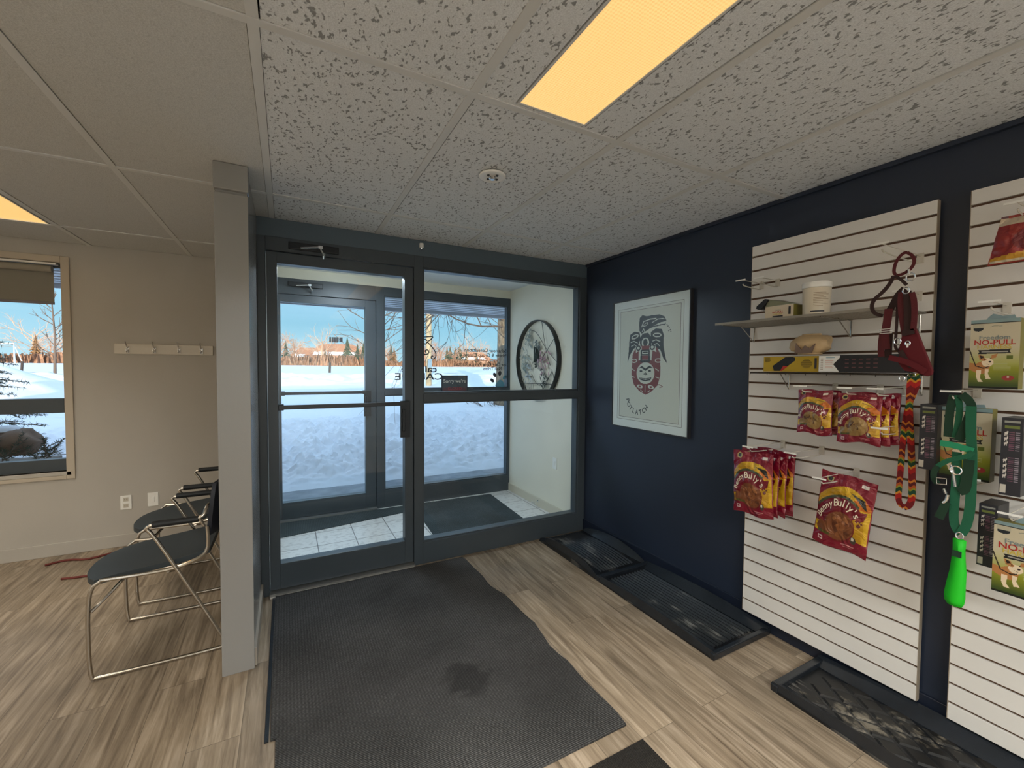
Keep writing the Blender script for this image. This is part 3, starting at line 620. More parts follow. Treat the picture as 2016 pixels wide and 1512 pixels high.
# ------------------------------------------------------------------ chairs
def chair(loc, label):
    t = thing('arm_chair', label, 'chair', loc, group=None)
    # local: x forward is -x; near side y=0, far side y=.53 ; origin under the near runner front
    R = .009
    for y, s in ((0, 1), (.53, -1)):
        f = MB().tube([(.05, y, .474), (.0, y, .44), (-.0, y, .012), (.03, y, .011), (.50, y, .011), (.545, y, .02), (.52, y, .08), (.25, y, .66), (.215, y, .70), (.25, y, .712), (.41, y, .712), (.455, y, .725), (.46, y+s*.02, .76), (.47, y+s*.05, .77)], R, CHROME, n=10, smooth=2)
        f.build('side_frame', t, smooth=True)
        MB().tube([(.245, y, .7125), (.43, y, .7125)], .0165, mat('black_armpad', srgb(20, 24, 28), .5), n=12).build('armrest', t, smooth=True)
        MB().tube([(.045, y+s*.0, .478), (.2, y+s*.012, .468), (.34, y+s*.012, .470), (.45, y+s*.015, .512), (.468, y+s*.02, .56), (.462, y+s*.03, .66)], .009, CHROME, n=8, smooth=2).build('seat_rail', t, smooth=True)
    MB().tube([(.012, 0, .335), (.05, .04, .37), (.11, .10, .435), (.13, .14, .452), (.13, .39, .452), (.11, .43, .435), (.05, .49, .37), (.012, .53, .335)], .008, CHROME, n=8, smooth=1).tube([(.30, .012, .462), (.32, .10, .43), (.32, .43, .43), (.30, .518, .462)], .008, CHROME, n=8, smooth=1).build('cross_brace', t, smooth=True)
    s = MB(); n1, n2 = 14, 12; top = []; bot = []
    for i in range(n1+1):
        for j in range(n2+1):
            u, v = i/n1, j/n2*2-1
            fr = -.075*(1-abs(v)**2.6)-.0
            x = fr*(1-u)+.0*0+(.035)*(1-u)*0+u*.475
            x = (.01+fr*.9)*(1-u)+.47*u
            hw = .235*(1-.10*(1-u)**3*1)-.015*u
            z = .492-.018*math.sin(PI*min(1, u*1.05))*(1-v*v)+(.045*u**3)-.030*(1-u)**4
            top.append((x, .265+v*hw, z)); bot.append((x, .265+v*hw, z-.026-.008*(1-v*v)))
    N = n2+1; vs = top+bot; K = len(top); fs = []
    for i in range(n1):
        for j in range(n2):
            a = i*N+j; fs.append((a, a+1, a+N+1, a+N)); fs.append((K+a, K+a+N, K+a+N+1, K+a+1))
    for i in range(n1):
        a = i*N; fs.append((a, a+N, K+a+N, K+a)); a = i*N+n2; fs.append((a, K+a, K+a+N, a+N))
    for j in range(n2):
        fs.append((j, K+j, K+j+1, j+1)); a = n1*N+j; fs.append((a, a+1, K+a+1, K+a))
    s.add(vs, fs, SEATM).build('seat', t, smooth=True)
    b = MB(); vs = []; n1, n2 = 10, 12; N = n2+1; fr_, bk = [], []
    for i in range(n1+1):
        for j in range(n2+1):
            u, v = i/n1, j/n2*2-1
            x = .455+.055*(1-v*v)+.03*u; hw = .232*(1-.12*(2*u-1)**4)
            z = .60+.30*u-.02*v*v*u*1.2
            fr_.append((x, .265+v*hw, z)); bk.append((x+.018, .265+v*hw, z))
    K = len(fr_); fs = []
    for i in range(n1):
        for j in range(n2):
            a = i*N+j; fs.append((a, a+N, a+N+1, a+1)); fs.append((K+a, K+a+1, K+a+N+1, K+a+N))
        a = i*N; fs.append((a, K+a, K+a+N, a+N)); a = i*N+n2; fs.append((a, a+N, K+a+N, K+a))
    for j in range(n2): fs.append((j, j+1, K+j+1, K+j)); a = n1*N+j; fs.append((a, K+a, K+a+1, a+1))
    b.add(fr_+bk, fs, mat('dark_navy_back', srgb(24, 30, 44), .5)).build('backrest', t, smooth=True)
    return t
ch = chair((-.838, 2.655, 0), 'chrome sled-base chair with dark seat, nearest the camera')
dup(ch, (-.838, 3.378, 0), label='chrome sled-base chair with dark seat, farther one by the office wall')
lz = MB(); RL = mat('dull_red_cord', srgb(104, 40, 32), .7)
lz.tube([(-1.60, 4.36, .008), (-1.5, 4.42, .008), (-1.36, 4.34, .008), (-1.25, 4.42, .008), (-1.12, 4.4, .008), (-1.02, 4.2, .008), (-1.1, 4.05, .008), (-1.25, 4.0, .008), (-1.40, 4.03, .008)], .008, RL, n=8, smooth=3)
tag(lz.build('leash', smooth=True), 'red-brown cord lying on the floor by the office wall', 'cord')

# ------------------------------------------------------------------ mats
def mat_obj(name, label, outline, z0, z1, M, border=None):
    t = MB().prism(outline, z0, z1, M); o = t.build(name, bevel=0); tag(o, label, 'floor mat'); return o
random.seed(5)
out = [(-.078, 3.095)]
out += [(-.080, 2.5), (-.072, 1.895), (-.055, 1.893), (-.05, 1.30)]
out += [(.6, 1.30), (1.245, 1.297)]
for i in range(1, 25):
    y = 1.297+i*(3.09-1.297)/25; x = 1.252-.034*i/25+(.006*math.sin(i*1.3)+random.uniform(-.004, .004))*(.35 if i > 19 or i < 4 else 1)
    if 8 <= i <= 18: x += .03*math.sin((i-8)/10*PI)
    out.append((x, y))
out.append((1.21, 3.093))
mo = mat_obj('entry_mat', 'large dark ribbed entry mat lying in front of the glass door', out[::-1], .0005, .009, MAT1)
MB().box((-.094, 1.895, .0005), (-.079, 3.09, .007), RUBBER).build('edge_strip', mo)
mat_obj('floor_mat', 'black mat at the bottom edge of the photo beyond the entry mat', [(-.1, .2), (1.262, .2), (1.252, 1.212), (-.06, 1.212)], .0005, .01, weave_mat('black_matting', srgb(48, 45, 42), 70, .7))
stn = MB()
mat_obj('vestibule_mat', 'wide charcoal mat on the white tiles behind the sidelight', [(1.135, 3.55), (2.05, 3.50), (2.11, 4.5), (1.19, 4.53)], .0065, .014, MAT2)
mat_obj('vestibule_mat', 'charcoal mat against the outer glass door', [(-.12, 4.14), (1.10, 4.33), (1.12, 4.53), (-.12, 4.53)], .0065, .013, MAT2)

# ------------------------------------------------------------------ boot trays
def sweep_tray(label, x0, x1, y0, y1, style, arch):
    t = thing('boot_tray', label, 'boot tray', (x0, y0, 0)); w, L = x1-x0, y1-y0
    b = MB(); n = 20
    zc = lambda v: .012+(.028*math.sin(PI*v) if style == 1 else 0)     # bed
    vs = []; fs = []
    for i in range(n+1):
        v = i/n; z = zc(v)
        vs += [(.0, v*L, z), (w, v*L, z), (0, v*L, .001), (w, v*L, .001)]
    for i in range(n):
        a = i*4; fs += [(a, a+1, a+5, a+4), (a+2, a+6, a+7, a+3), (a, a+4, a+6, a+2), (a+1, a+3, a+7, a+5)]
    fs += [(0, 2, 3, 1), (n*4, n*4+1, n*4+3, n*4+2)]
    b.add(vs, fs, RUBBER_S).build('base', t)
    def rim(xa, xb, slope):
        m_ = MB(); vs = []; fs = []
        for i in range(n+1):
            v = i/n; h = .012+arch*math.sin(PI*v)**.6 if arch else .03
            if style != 1: h = .030+.022*math.sin(PI*v)
            wv = (xb-xa)*(.25+.75*math.sin(PI*v)**.7) if style == 1 else (xb-xa)
            if slope > 0: xs_ = (xa, xa+.006, xa+wv, xa+wv)
            else: xs_ = (xb, xb-.006, xb-wv, xb-wv)
            z = zc(v)
            vs += [(xs_[0], v*L, .001), (xs_[1], v*L, z+h), (xs_[2], v*L, z+.006), (xs_[3], v*L, .001)]
        for i in range(n):
            a = i*4
            for k in range(4): fs.append((a+k, a+(k+1) % 4, a+4+(k+1) % 4, a+4+k))
        fs += [(0, 1, 2, 3), (n*4+3, n*4+2, n*4+1, n*4)]
        if slope < 0: fs = [f[::-1] for f in fs]
        m_.add(vs, fs, RUBBER).build('rim', t, smooth=True)
    rim(-.0, .07, 1); rim(w-.075, w, -1)
    if style != 1:
        for ya, yb in ((-.004, .024), (L-.03, L+.004)):
            MB().box((-.002, ya, .001), (w+.002, yb, .036), RUBBER).build('end_rim', t, bevel=.005)
    r = MB()
    if style in (1, 2):
        k = 12
        for i in range(k):
            x = .09+(w-.185)*i/(k-1)
            for j in range(n if style == 1 else 1):
                v0, v1 = (.06+.88*j/n, .06+.88*(j+1)/n) if style == 1 else (.06, .94)
                r.add([(x-.007, v0*L, zc(v0)), (x+.007, v0*L, zc(v0)), (x, v0*L, zc(v0)+.010), (x-.007, v1*L, zc(v1)), (x+.007, v1*L, zc(v1)), (x, v1*L, zc(v1)+.010)], [(0, 1, 4, 3), (1, 2, 5, 4), (2, 0, 3, 5)], RUBBER_S)
        r.build('ridges', t)
    else:
        sc = MB(); DG = scuffed('muddy_rubber', srgb(26, 25, 24), srgb(120, 112, 98), (26, 18, 9), .27)
        st_ = .095
        for i in range(-2, 14):
            for j in range(-6, 12):
                cx = .05+(i+j)*st_*.5+.0; cy2 = (i-j)*st_*.75+.10
                if .075 < cx < w-.085 and .05 < cy2 < L-.06:
                    z = .012; h = .006
                    P4 = [(cx-.042, cy2), (cx, cy2-.062), (cx+.042, cy2), (cx, cy2+.062)]
                    q4 = [(cx+(a-cx)*.78, cy2+(b_-cy2)*.78) for a, b_ in P4]
                    sc.add([(a, b_, z) for a, b_ in P4]+[(a, b_, z+h) for a, b_ in q4], [(4, 5, 6, 7)]+[(k, (k+1) % 4, 4+(k+1) % 4, 4+k) for k in range(4)], DG)
        sc.build('lattice', t)
    return t
sweep_tray('arched ribbed black boot tray in the corner by the sidelight', 1.925, 2.41, 2.335, 3.095, 1, .045)
sweep_tray('longer ribbed black boot tray in the middle of the row along the navy wall', 1.925, 2.41, 1.39, 2.325, 2, .03)
sweep_tray('wet black boot tray with diamond lattice under the slatwall', 1.99, 2.41, .12, 1.135, 3, .03)

# ------------------------------------------------------------------ framed print
fp = thing('framed_print', 'framed native-style bird and mask print in a white mat on the navy wall', 'picture', (XR, 2.356, 1.537), (0, 0, -PI/2))
A, B = .376, .5
yfz = -.028
MB().box((-A-.008, yfz-.002, -B-.008), (-A, 0, B+.008), INK).box((A, yfz-.002, -B-.008), (A+.008, 0, B+.008), INK).box((-A, yfz-.002, B), (A, 0, B+.008), INK).box((-A, yfz-.002, -B-.008), (A, 0, -B), INK).box((-A, -.02, -B), (A, -.004, B), INK).build('frame', fp)
P = Paint(800, 1310, 250, 400, srgb(246, 245, 240)); CR = srgb(228, 225, 212); DK = srgb(56, 56, 58); RD = srgb(140, 72, 72); LN_ = srgb(90, 66, 60)
P.rect(55, 75, 745, 1235, srgb(120, 112, 104)); P.rect(57, 78, 743, 1232, srgb(240, 238, 230)); P.rect(80, 100, 720, 1210, srgb(70, 50, 48)); P.rect(84, 104, 716, 1206, CR)
# bird head with long beak
P.poly([(300, 250), (306, 190), (335, 165), (380, 180), (440, 178), (520, 182), (565, 205), (585, 250), (520, 258), (450, 285), (395, 318), (330, 350), (305, 320)], DK)
P.line([(330, 280), (350, 230), (420, 215), (480, 215)], 9, CR); P.ell(372, 262, 30, 13, CR, -.6); P.ell(372, 262, 22, 8, DK, -.6)
P.line([(440, 250), (500, 222), (560, 225)], 7, CR); P.line([(380, 310), (450, 290), (540, 280), (570, 282)], 11, DK); P.line([(335, 330), (350, 300), (360, 330)], 7, CR)
for x, y in ((575, 270), (590, 285), (600, 300), (612, 318), (622, 335), (628, 352), (608, 345)): P.ell(x, y, 5, 5, DK)
# wings
P.poly([(200, 350), (250, 322), (305, 335), (320, 400), (290, 470), (240, 500), (200, 560), (175, 640), (185, 520), (190, 420)], DK)
P.poly([(430, 340), (480, 310), (540, 322), (562, 380), (560, 480), (575, 560), (598, 650), (560, 600), (530, 520), (450, 480), (425, 420)], DK)
for cx, r_ in ((255, -.35), (495, .1)):
    P.ell(cx, 375, 44, 22, CR, r_); P.ell(cx, 375, 32, 12, DK, r_); P.line([(cx-45, 430), (cx-10, 420), (cx+30, 440)], 8, CR); P.line([(cx-40, 470), (cx, 455), (cx+25, 480)], 7, CR)
# breast
P.poly([(310, 400), (340, 350), (400, 345), (440, 400), (430, 500), (320, 500)], DK); P.ell(372, 440, 40, 48, CR); P.ell(372, 440, 24, 36, DK)
# robe
P.poly([(230, 560), (260, 500), (330, 470), (430, 470), (500, 500), (530, 560), (535, 760), (510, 860), (440, 930), (385, 960), (320, 930), (250, 860), (222, 760)], RD)
P.poly([(265, 480), (330, 470), (345, 600), (300, 620), (300, 520), (270, 540)], CR); P.poly([(480, 480), (420, 470), (400, 600), (440, 620), (450, 520), (490, 540)], CR)
P.ell(296, 492, 28, 28, DK); P.ell(296, 492, 15, 15, CR); P.ell(446, 490, 28, 28, DK); P.ell(446, 490, 15, 15, CR)
P.poly([(325, 510), (420, 510), (428, 640), (318, 640)], DK); P.rect(338, 525, 408, 552, CR); P.rect(346, 532, 400, 545, DK); P.rect(338, 570, 408, 610, RD); P.line([(338, 565), (408, 565)], 5, CR); P.line([(338, 614), (408, 614)], 5, CR)
for cx in (250, 510):
    P.ell(cx, 620, 34, 22, CR); P.ell(cx, 620, 24, 13, RD); P.line([(cx-25, 700), (cx+5, 720)], 8, CR); P.line([(cx-20, 780), (cx+8, 790)], 8, CR)
P.ell(378, 745, 96, 108, CR)
P.poly([(300, 700), (340, 672), (378, 700), (420, 668), (462, 695), (425, 690), (378, 722), (335, 692)], DK)
P.ell(330, 725, 16, 9, DK); P.ell(424, 722, 16, 9, DK); P.poly([(355, 755), (378, 735), (402, 755), (378, 765)], DK); P.ell(378, 752, 7, 5, CR)
P.poly([(310, 790), (378, 798), (445, 785), (435, 812), (378, 826), (322, 812)], DK); P.line([(325, 801), (378, 809), (432, 798)], 5, CR)
for cx in (320, 440): P.ell(cx, 880, 32, 18, CR, .2); P.ell(cx, 880, 14, 10, RD)
P.line([(378, 870), (378, 930)], 8, CR); P.line([(330, 915), (350, 930)], 7, CR); P.line([(430, 915), (410, 930)], 7, CR); P.line([(520, 850), (560, 870), (530, 880)], 6, RD)
P.build('print', 2*A, 2*B, PRINT, fp, lambda u, v: (-A+2*A*u, yfz+.0065, -B+2*B*v))
# lettering on an arc
tl = MB(); cx, cz = -A+2*A*300/800, B-2*B*1010/1310
for i, chx in enumerate('POTLATCH'):
    an = math.radians(188+i*19.5); r_ = .105
    px_, pz_ = cx+math.cos(an)*r_*1.05, cz+math.sin(an)*r_
    ro = an+PI/2
    tl.text(chx, .054, INK, lambda a, b, ro=ro, p=px_, q=pz_: (p+(a*math.cos(ro)-b*math.sin(ro))*.85, yfz+.0062, q+a*math.sin(ro)+b*math.cos(ro)))
tl.build('lettering', fp)
MB().box((-A, yfz-.0008, -B), (A, yfz+.0012, B), GLASS_MATTE).build('glazing', fp)

# ------------------------------------------------------------------ slatwall panels
GZ = [2.149-.0803*k for k in range(27)]
def slat_panel(label, ya, yb):
    t = thing('slatwall_panel', label, 'slatwall panel', (2.39, (ya+yb)/2, .072)); hw = (yb-ya)/2; zt = 2.21-.072
    edges = [zt]+[g-.072 for g in GZ if g > .1]+[0]
    body = MB(); g_ = .0055
    zs = [zt]
    for a in edges[1:-1]: zs += [a+g_, a-g_]
    zs.append(0)
    for i in range(0, len(zs)-1, 2): body.box((0, -hw, zs[i+1]), (.013, hw, zs[i]), LAMIN)
    body.build('slats', t, bevel=.0008)
    MB().box((.013, -hw, 0), (.024, hw, zt), GROOVE).build('backing', t)
    for y in (-hw, hw): MB().box((-.0005, y-.0012, 0), (.0245, y+.0012, zt), mat('edge_band', srgb(150, 136, 118), .5)).build('edge_band', t)
    for q in (.3, .8): MB().box((.0245, -hw+.1, zt*q), (.0395, hw-.1, zt*q+.06), GROOVE).build('wall_batten', t)
    return t
slat_panel('white slatwall panel with the two wire shelves on it', .752, 1.545)
slat_panel('white slatwall panel running out of the right edge of the photo', -.145, .655)

# ------------------------------------------------------------------ hooks   (Y, z of groove, length)
def hook(L, scan=True):
    t = thing('display_hook', '', 'display hook', (0, 0, 0), (0, 0, -PI/2))      # local -y points into the room
    MB().box((-.012, -.004, -.03), (.012, .0, .012), CLEAR).box((-.012, .0, .004), (.012, .006, .012), CLEAR).build('clip', t, bevel=.001)
    w = MB().tube([(-.0, -.003, -.03), (0, -.03, -.034), (0, -L*.95, -.028), (0, -L, -.018)], .0028, CLEAR, n=6, smooth=1)
    if scan: w.tube([(0, -.003, .0), (0, -.04, .002), (0, -L-.02, .002)], .002, CLEAR, n=6)
    w.build('arm', t, smooth=True)
    if scan: MB().box((-.028, -L-.023, -.003), (.028, -L-.02, .004), WHITE).build('tag_holder', t)
    return t
HK = {}
gnear = lambda z: min(GZ, key=lambda g: abs(g-z))
HOOKS = [('empty hook nearest the picture at the upper left of the slatwall', 1.485, 1.988, .17), ('empty hook just right of the one at the slatwall edge above the shelf', 1.395, 1.988, .15),
 ('hook at the panel edge holding the burgundy collar and harness', .80, 1.988, .345), ('hook behind the burgundy harness just below the topmost one', .80, 1.827, .15),
 ('hook carrying the row of four pink and yellow treat bags', 1.340, 1.105, .29), ('empty hook to the right of the row of four treat bags', 1.150, 1.105, .26),
 ('hook holding the single lowest treat bag', .998, 1.025, .31), ('hook holding the upper left treat bags under the shelf', 1.10, 1.427, .29),
 ('hook holding the upper right treat bags under the shelf', .92, 1.427, .30), ('hook right of the treat bags under the shelf', .826, 1.427, .27),
 ('hook by the striped woven leash at the panel edge', .815, 1.266, .25), ('hook carrying the green leashes', .612, 1.427, .245),
 ('hook carrying the topmost yellow-green harness box', .545, 1.747, .17), ('hook below the green leashes partly behind them', .575, 1.105, .16), ('hook above the lowest harness box', .455, 1.025, .25), ('hook holding the red and white bag', .487, 2.069, .2)]
for i, (lb, y, z, L) in enumerate(HOOKS):
    t = hook(L); t.location = (2.39, y, gnear(z)); t['label'] = lb; t['group'] = 'slatwall hooks'

# ------------------------------------------------------------------ shelves
def shelf(label, z, ya, yb, dep, M, wire, brk):
    t = thing('wire_shelf', label, 'shelf', (2.388, 0, z))
    s = MB(); x0 = -dep
    if wire:
        k = int((yb-ya)/.022)
        for i in range(k+1):
            y = ya+(yb-ya)*i/k; s.tube([(0, y, 0), (x0, y, 0), (x0-.004, y, -.012 if i % 4 == 0 else -.003)], .0018, M, n=5)
        for x in (-.004, x0*.5, x0): s.tube([(x, ya, -.003), (x, yb, -.003)], .003, M, n=6)
    else:
        k = 28
        for i in range(k+1):
            y = ya+(yb-ya)*i/k; s.box((x0, y-.0022, -.003), (0, y+.0022, .001), M)
        for i in range(12):
            x = x0+dep*i/11; s.box((x-.002, ya, -.005), (x+.002, yb, -.002), M)
        s.box((x0-.003, ya, -.008), (x0, yb, .004), M)
    s.build('rack', t)
    for y in brk:
        MB().tube([(-.004, y, -.006), (-.006, y, -.09)], .0035, CHROME, n=6).tube([(-.006, y, -.09), (-dep*.42, y, -.006)], .0025, CHROME, n=6).tube([(-dep*.9, y, -.008), (0, y, -.008)], .0025, CHROME, n=6).build('bracket', t)
    return t
SH1 = mat('grey_wire_mesh', srgb(150, 144, 134), .4, metal=.4); SH2 = mat('dark_wire', srgb(70, 62, 54), .35, metal=.7)
shelf('upper pale mesh shelf holding the open carton and white tub', 1.748, .775, 1.543, .31, SH1, False, (1.515, 1.04, .79))
shelf('lower dark wire shelf holding the yellow and black boxes', 1.487, .765, 1.40, .21, SH2, True, (1.315, .775))

# goods live in a local frame: x right, -y towards the room, z up
RZ = (0, 0, -PI/2)
def carton(name, label, cat, loc, w, h, d, front, sides, rot=RZ, group=None):
    t = thing(name, label, cat, loc, rot, group)
    b = MB().box((-w/2, -d/2, 0), (w/2, d/2, h), sides); b.build('carton', t, bevel=.001)
    if front:
        fb = front(w, h); fb.build('front_print', w, h, CARTON, t, lambda u, v: (-w/2+w*u, -d/2-.0009, h*v))
    return t

# -- open harness carton on the upper shelf
KRAFT = mat('pale_carton', srgb(206, 192, 168), .55); OLIVE = mat('olive_carton', srgb(120, 112, 40), .5); YEL = mat('mustard_carton', srgb(178, 148, 30), .45); BLKC = mat('black_carton', srgb(26, 28, 34), .4)
oc = thing('open_carton', 'opened pale product carton with a black flap sticking out on the upper shelf', 'box', (2.20, 1.243, 1.755), (0, 0, -PI/2))
bx = MB().box((-.068, -.055, .0), (.068, .085, .062), KRAFT); bx.box((.068, -.054, 0), (.0695, .085, .062), OLIVE); bx.build('carton', oc, bevel=.001)
MB().add([(-.068, -.055, .062), (.068, -.055, .063), (.068, .085, .063), (-.055, .075, .105), (-.06, -.04, .1)], [(0, 1, 4), (1, 2, 3, 4), (0, 4, 3)], mat('grey_green_lid', srgb(128, 130, 108), .5)).build('lid', oc)
MB().prism([(-.115, .06), (-.10, .052), (-.085, .055), (-.06, .088), (-.056, .1), (-.07, .103), (-.11, .072)], -.06, .02, BLKC, lambda a, b, h: (a, h, b)).build('flap', oc, bevel=.002)
fl = MB(); ff = lambda a, b: (a, -.0562, b)
REDI = mat('red_ink', srgb(176, 40, 34), .5); TANI = mat('tan_ink', srgb(196, 170, 70), .5); GREYI = mat('grey_ink', srgb(120, 132, 130), .5); WHI = mat('white_ink', srgb(226, 218, 206), .5)
fl.text('NO-PULL', .013, REDI, lambda a, b: (-.005+a, -.0562, .030+b)).text('HARNESS', .010, TANI, lambda a, b: (-.005+a, -.0562, .020+b)).box((-.03, -.0563, .006), (.02, -.0556, .013), INK).box((-.066, -.0563, .001), (.066, -.0556, .0045), INK)
fl.box((.046, -.0563, .015), (.056, -.0556, .052), INK).text('Freedom', .008, GREYI, lambda a, b: (-.005+a, -.0562, .041+b)); fl.build('printing', oc)
# -- tub
tb_ = thing('tub', 'white screw-top plastic tub on the upper shelf', 'jar', (2.19, 1.098, 1.7495))
MB().lathe([(.050, 0), (.053, .003), (.056, .128), (.054, .131)], mat('cream_tub', srgb(222, 210, 188), .35), n=40).build('body', tb_, smooth=True)
MB().lathe([(.0575, .1315), (.0585, .134), (.0585, .154), (.0565, .157), (.0, .157)], WHITE, n=40).build('lid', tb_, smooth=True)
lbm = MB()
for i, (z, a0, a1) in enumerate([(.104-.0075*k, -2.9, -2.0+.25*math.sin(k*2.1)) for k in range(9)]+[(.018, -3.1, -2.1)]):
    th_ = .0018 if i < 9 else .006; n = 12
    for k in range(n):
        b0 = a0+(a1-a0)*k/n; b1 = a0+(a1-a0)*(k+1)/n; r = .0538+.0225*z
        lbm.quad(*[(math.cos(b)*(r+.0006+.0), math.sin(b)*(r+.0006), zz) for b, zz in ((b0, z), (b1, z), (b1, z+th_), (b0, z+th_))], mat('tan_print', srgb(150, 126, 96), .5) if i < 9 else INK)
lbm.build('label_lines', tb_)
# -- tan crinkled pack
tp = MB(); n1, n2 = 26, 18; vs = []
for j in range(n2+1):
    for i in range(n1):
        a = 2*PI*i/n1; v = j/n2; r = math.sin(PI*min(.95, max(.10, v)))**.38
        p = Vector((math.copysign(abs(math.cos(a))**.7, math.cos(a))*.088*r, math.sin(a)*.05*r, .098*v)); q = noise.noise(p*28)*.010+noise.noise(p*70)*.004
        vs.append((p.x+q, p.y+q, max(0, p.z+(q*.8 if .1 < v else 0))))
fs = [(j*n1+i, j*n1+(i+1) % n1, (j+1)*n1+(i+1) % n1, (j+1)*n1+i) for j in range(n2) for i in range(n1)]+[tuple(range(n1))[::-1], tuple(n2*n1+i for i in range(n1))]
tpo = thing('treat_pack', 'crumpled tan pack lying on top of the yellow box', 'pack', (2.23, 1.135, 1.5745), RZ)
tp.add(vs, fs, mat('tan_crumpled_paper', srgb(190, 162, 122), .5, noise_amt=.12, nscale=20)).build('wrapper', tpo, smooth=True)
MB().prism([(-.045, .006), (.03, .006), (.045, .05), (.02, .028), (0, .042), (-.015, .022), (-.04, .055)], -.056, -.049, mat('grey_brown_print', srgb(112, 92, 80), .6), lambda a, b, h: (a, h, b)).build('printed_patch', tpo)
# -- long boxes on lower shelf
yb = carton('product_box', 'long yellow box with a black slanted motif on the lower shelf', 'box', (2.245, 1.215, 1.4915), .262, .076, .085, None, YEL)
pr = MB(); Y0 = -.0435
pr.prism([(-.076, .004), (-.040, .004), (.025, .055), (.025, .068), (.012, .073), (-.022, .072), (-.084, .028)], Y0-.0006, Y0+.0005, BLKC, lambda a, b, h: (a, h, b))
pr.prism([(-.045, .004), (-.036, .004), (-.008, .027), (-.03, .03)], Y0-.0009, Y0, REDI, lambda a, b, h: (a, h, b))
pr.box((.112, Y0-.0006, .016), (.121, Y0+.0005, .066), INK)
for k in range(9):
    hw_ = .022*math.sin(PI*(k+1)/10)+.004; pr.box((.077-hw_, Y0-.0006, .018+k*.0048), (.077+hw_, Y0+.0004, .0205+k*.0048), mat('dark_yellow_ink', srgb(96, 78, 18), .5))
for k in range(5): pr.box((-.122, Y0-.0006, .05+k*.0045), (-.098+.004*(k % 2), Y0+.0004, .0525+k*.0045), mat('dark_yellow_ink', srgb(96, 78, 18), .5))
pr.build('printing', yb)
wb = carton('product_box', 'long black box with a bright white end beside the yellow one', 'box', (2.235, .925, 1.4915), .31, .077, .085, None, BLKC)
pr = MB(); pr.prism([(-.1545, .002), (-.072, .002), (-.096, .036), (-.07, .066), (-.07, .075), (-.1545, .075)], Y0-.0006, Y0+.0005, mat('bright_white_print', srgb(236, 236, 232), .35), lambda a, b, h: (a, h, b))
for k in range(7): pr.box((-.147, Y0-.0012, .01+k*.008), (-.137, Y0-.0006, .015+k*.008), mat('pale_grey_print', srgb(190, 180, 170), .5))
for k, c in enumerate((.05, .042, .034, .024, .018)): pr.box((-.128, Y0-.0012, c), (-.095-.004*(k % 2), Y0-.0006, c+.004), mat('pale_red_print', srgb(226, 196, 186), .5))
pr.box((-.125, Y0-.0012, .064), (-.09, Y0-.0006, .069), mat('pale_blue_print', srgb(160, 186, 196), .5))
for k in range(5):
    for j in range(3): pr.box((-.05+k*.026, Y0-.0008, .02+j*.018), (-.036+k*.026, Y0+.0004, .024+j*.018), mat('dim_pink_print', srgb(110, 70, 72), .5))
pr.build('printing', wb)

# -- treat pouches
def bagart(style):
    P = Paint(200, 250, 110, 136, srgb(132, 8, 40)); R2 = srgb(176, 20, 56); Yl = srgb(214, 168, 24); Br = srgb(128, 72, 38); Bl = srgb(34, 34, 32)
    m_ = P.ell(100, 155, 118, 118) & P.rect(4, 36, 196, 206); P.fill(m_, Yl)
    P.fill(m_ & (P.ell(60, 80, 60, 30) | P.ell(150, 170, 34, 60)), srgb(196, 146, 20))
    P.fill(m_ & P.ell(175, 80, 40, 18), srgb(206, 110, 24))
    # ribbon arc
    d = np.hypot(P.X-92, (P.Y-172)); an = np.degrees(np.arctan2(172-P.Y, P.X-92))
    P.fill((d > 50) & (d < 100) & (an > 34) & (an < 182), srgb(120, 12, 34))
    P.fill((d > 97) & (d < 106) & (an > 50) & (an < 150), srgb(74, 78, 52))
    P.poly([(166, 104), (186, 100), (178, 130), (150, 140)], srgb(120, 12, 34))
    P.ell(95, 172, 58, 52, srgb(120, 20, 30)); P.ell(95, 170, 55, 48, Br if style == 0 else srgb(158, 124, 70))
    rg = random.Random(4+style)
    for k in range(26):
        a = rg.uniform(0, 6.28); r = rg.uniform(0, 42); x, y = 95+math.cos(a)*r, 170+math.sin(a)*r*.85
        c = rg.choice([srgb(150, 88, 46), srgb(104, 54, 28), srgb(166, 104, 60)]) if style == 0 else rg.choice([srgb(176, 144, 88), srgb(140, 104, 56), srgb(92, 56, 32)])
        P.ell(x, y, rg.uniform(6, 14), rg.uniform(5, 10), c, rg.uniform(0, 3))
    P.poly([(10, 190), (20, 165), (55, 175), (60, 200), (20, 206)], Br if style == 0 else srgb(150, 118, 66)); P.rect(18, 198, 66, 208, srgb(90, 84, 30))
    for x, y, r in ((164, 150, 7), (157, 139, 3.5), (165, 136, 3.5), (172, 141, 3.5)): P.ell(x, y, r, r*.9, srgb(92, 18, 24))
    if style == 0: P.poly([(118, 52), (172, 64), (184, 96), (170, 88), (150, 70)], Bl)
    else: P.line([(120, 50), (165, 62)], 3, srgb(120, 80, 20))
    P.ell(36, 20, 14, 12, srgb(190, 170, 110)); P.ell(36, 20, 9, 8, Bl); P.rect(150, 14, 176, 26, srgb(226, 214, 204))
    P.ell(152, 205, 10, 12, srgb(70, 62, 50)); P.ell(150, 201, 5, 6, srgb(210, 200, 180)); P.rect(22, 218, 40, 234, srgb(226, 200, 196)); P.rect(26, 222, 36, 230, srgb(150, 14, 48))
    P.rect(110, 226, 156, 229, srgb(200, 130, 130)); P.rect(116, 234, 150, 236, srgb(200, 130, 130))
    return P
def bulge(u, v, w, h, seed, th=.017):
    e_ = max(0, math.sin(PI*min(1, max(0, u))))**.6*max(0, math.sin(PI*(min(1, v*1.06))))**.55 if 0 < u < 1 and 0 < v < .94 else 0
    n_ = noise.noise(Vector((u*3.1+seed, v*4.2, seed)))*.006+noise.noise(Vector((u*9+seed*3, v*8, 1)))*.0022
    return th*e_+n_
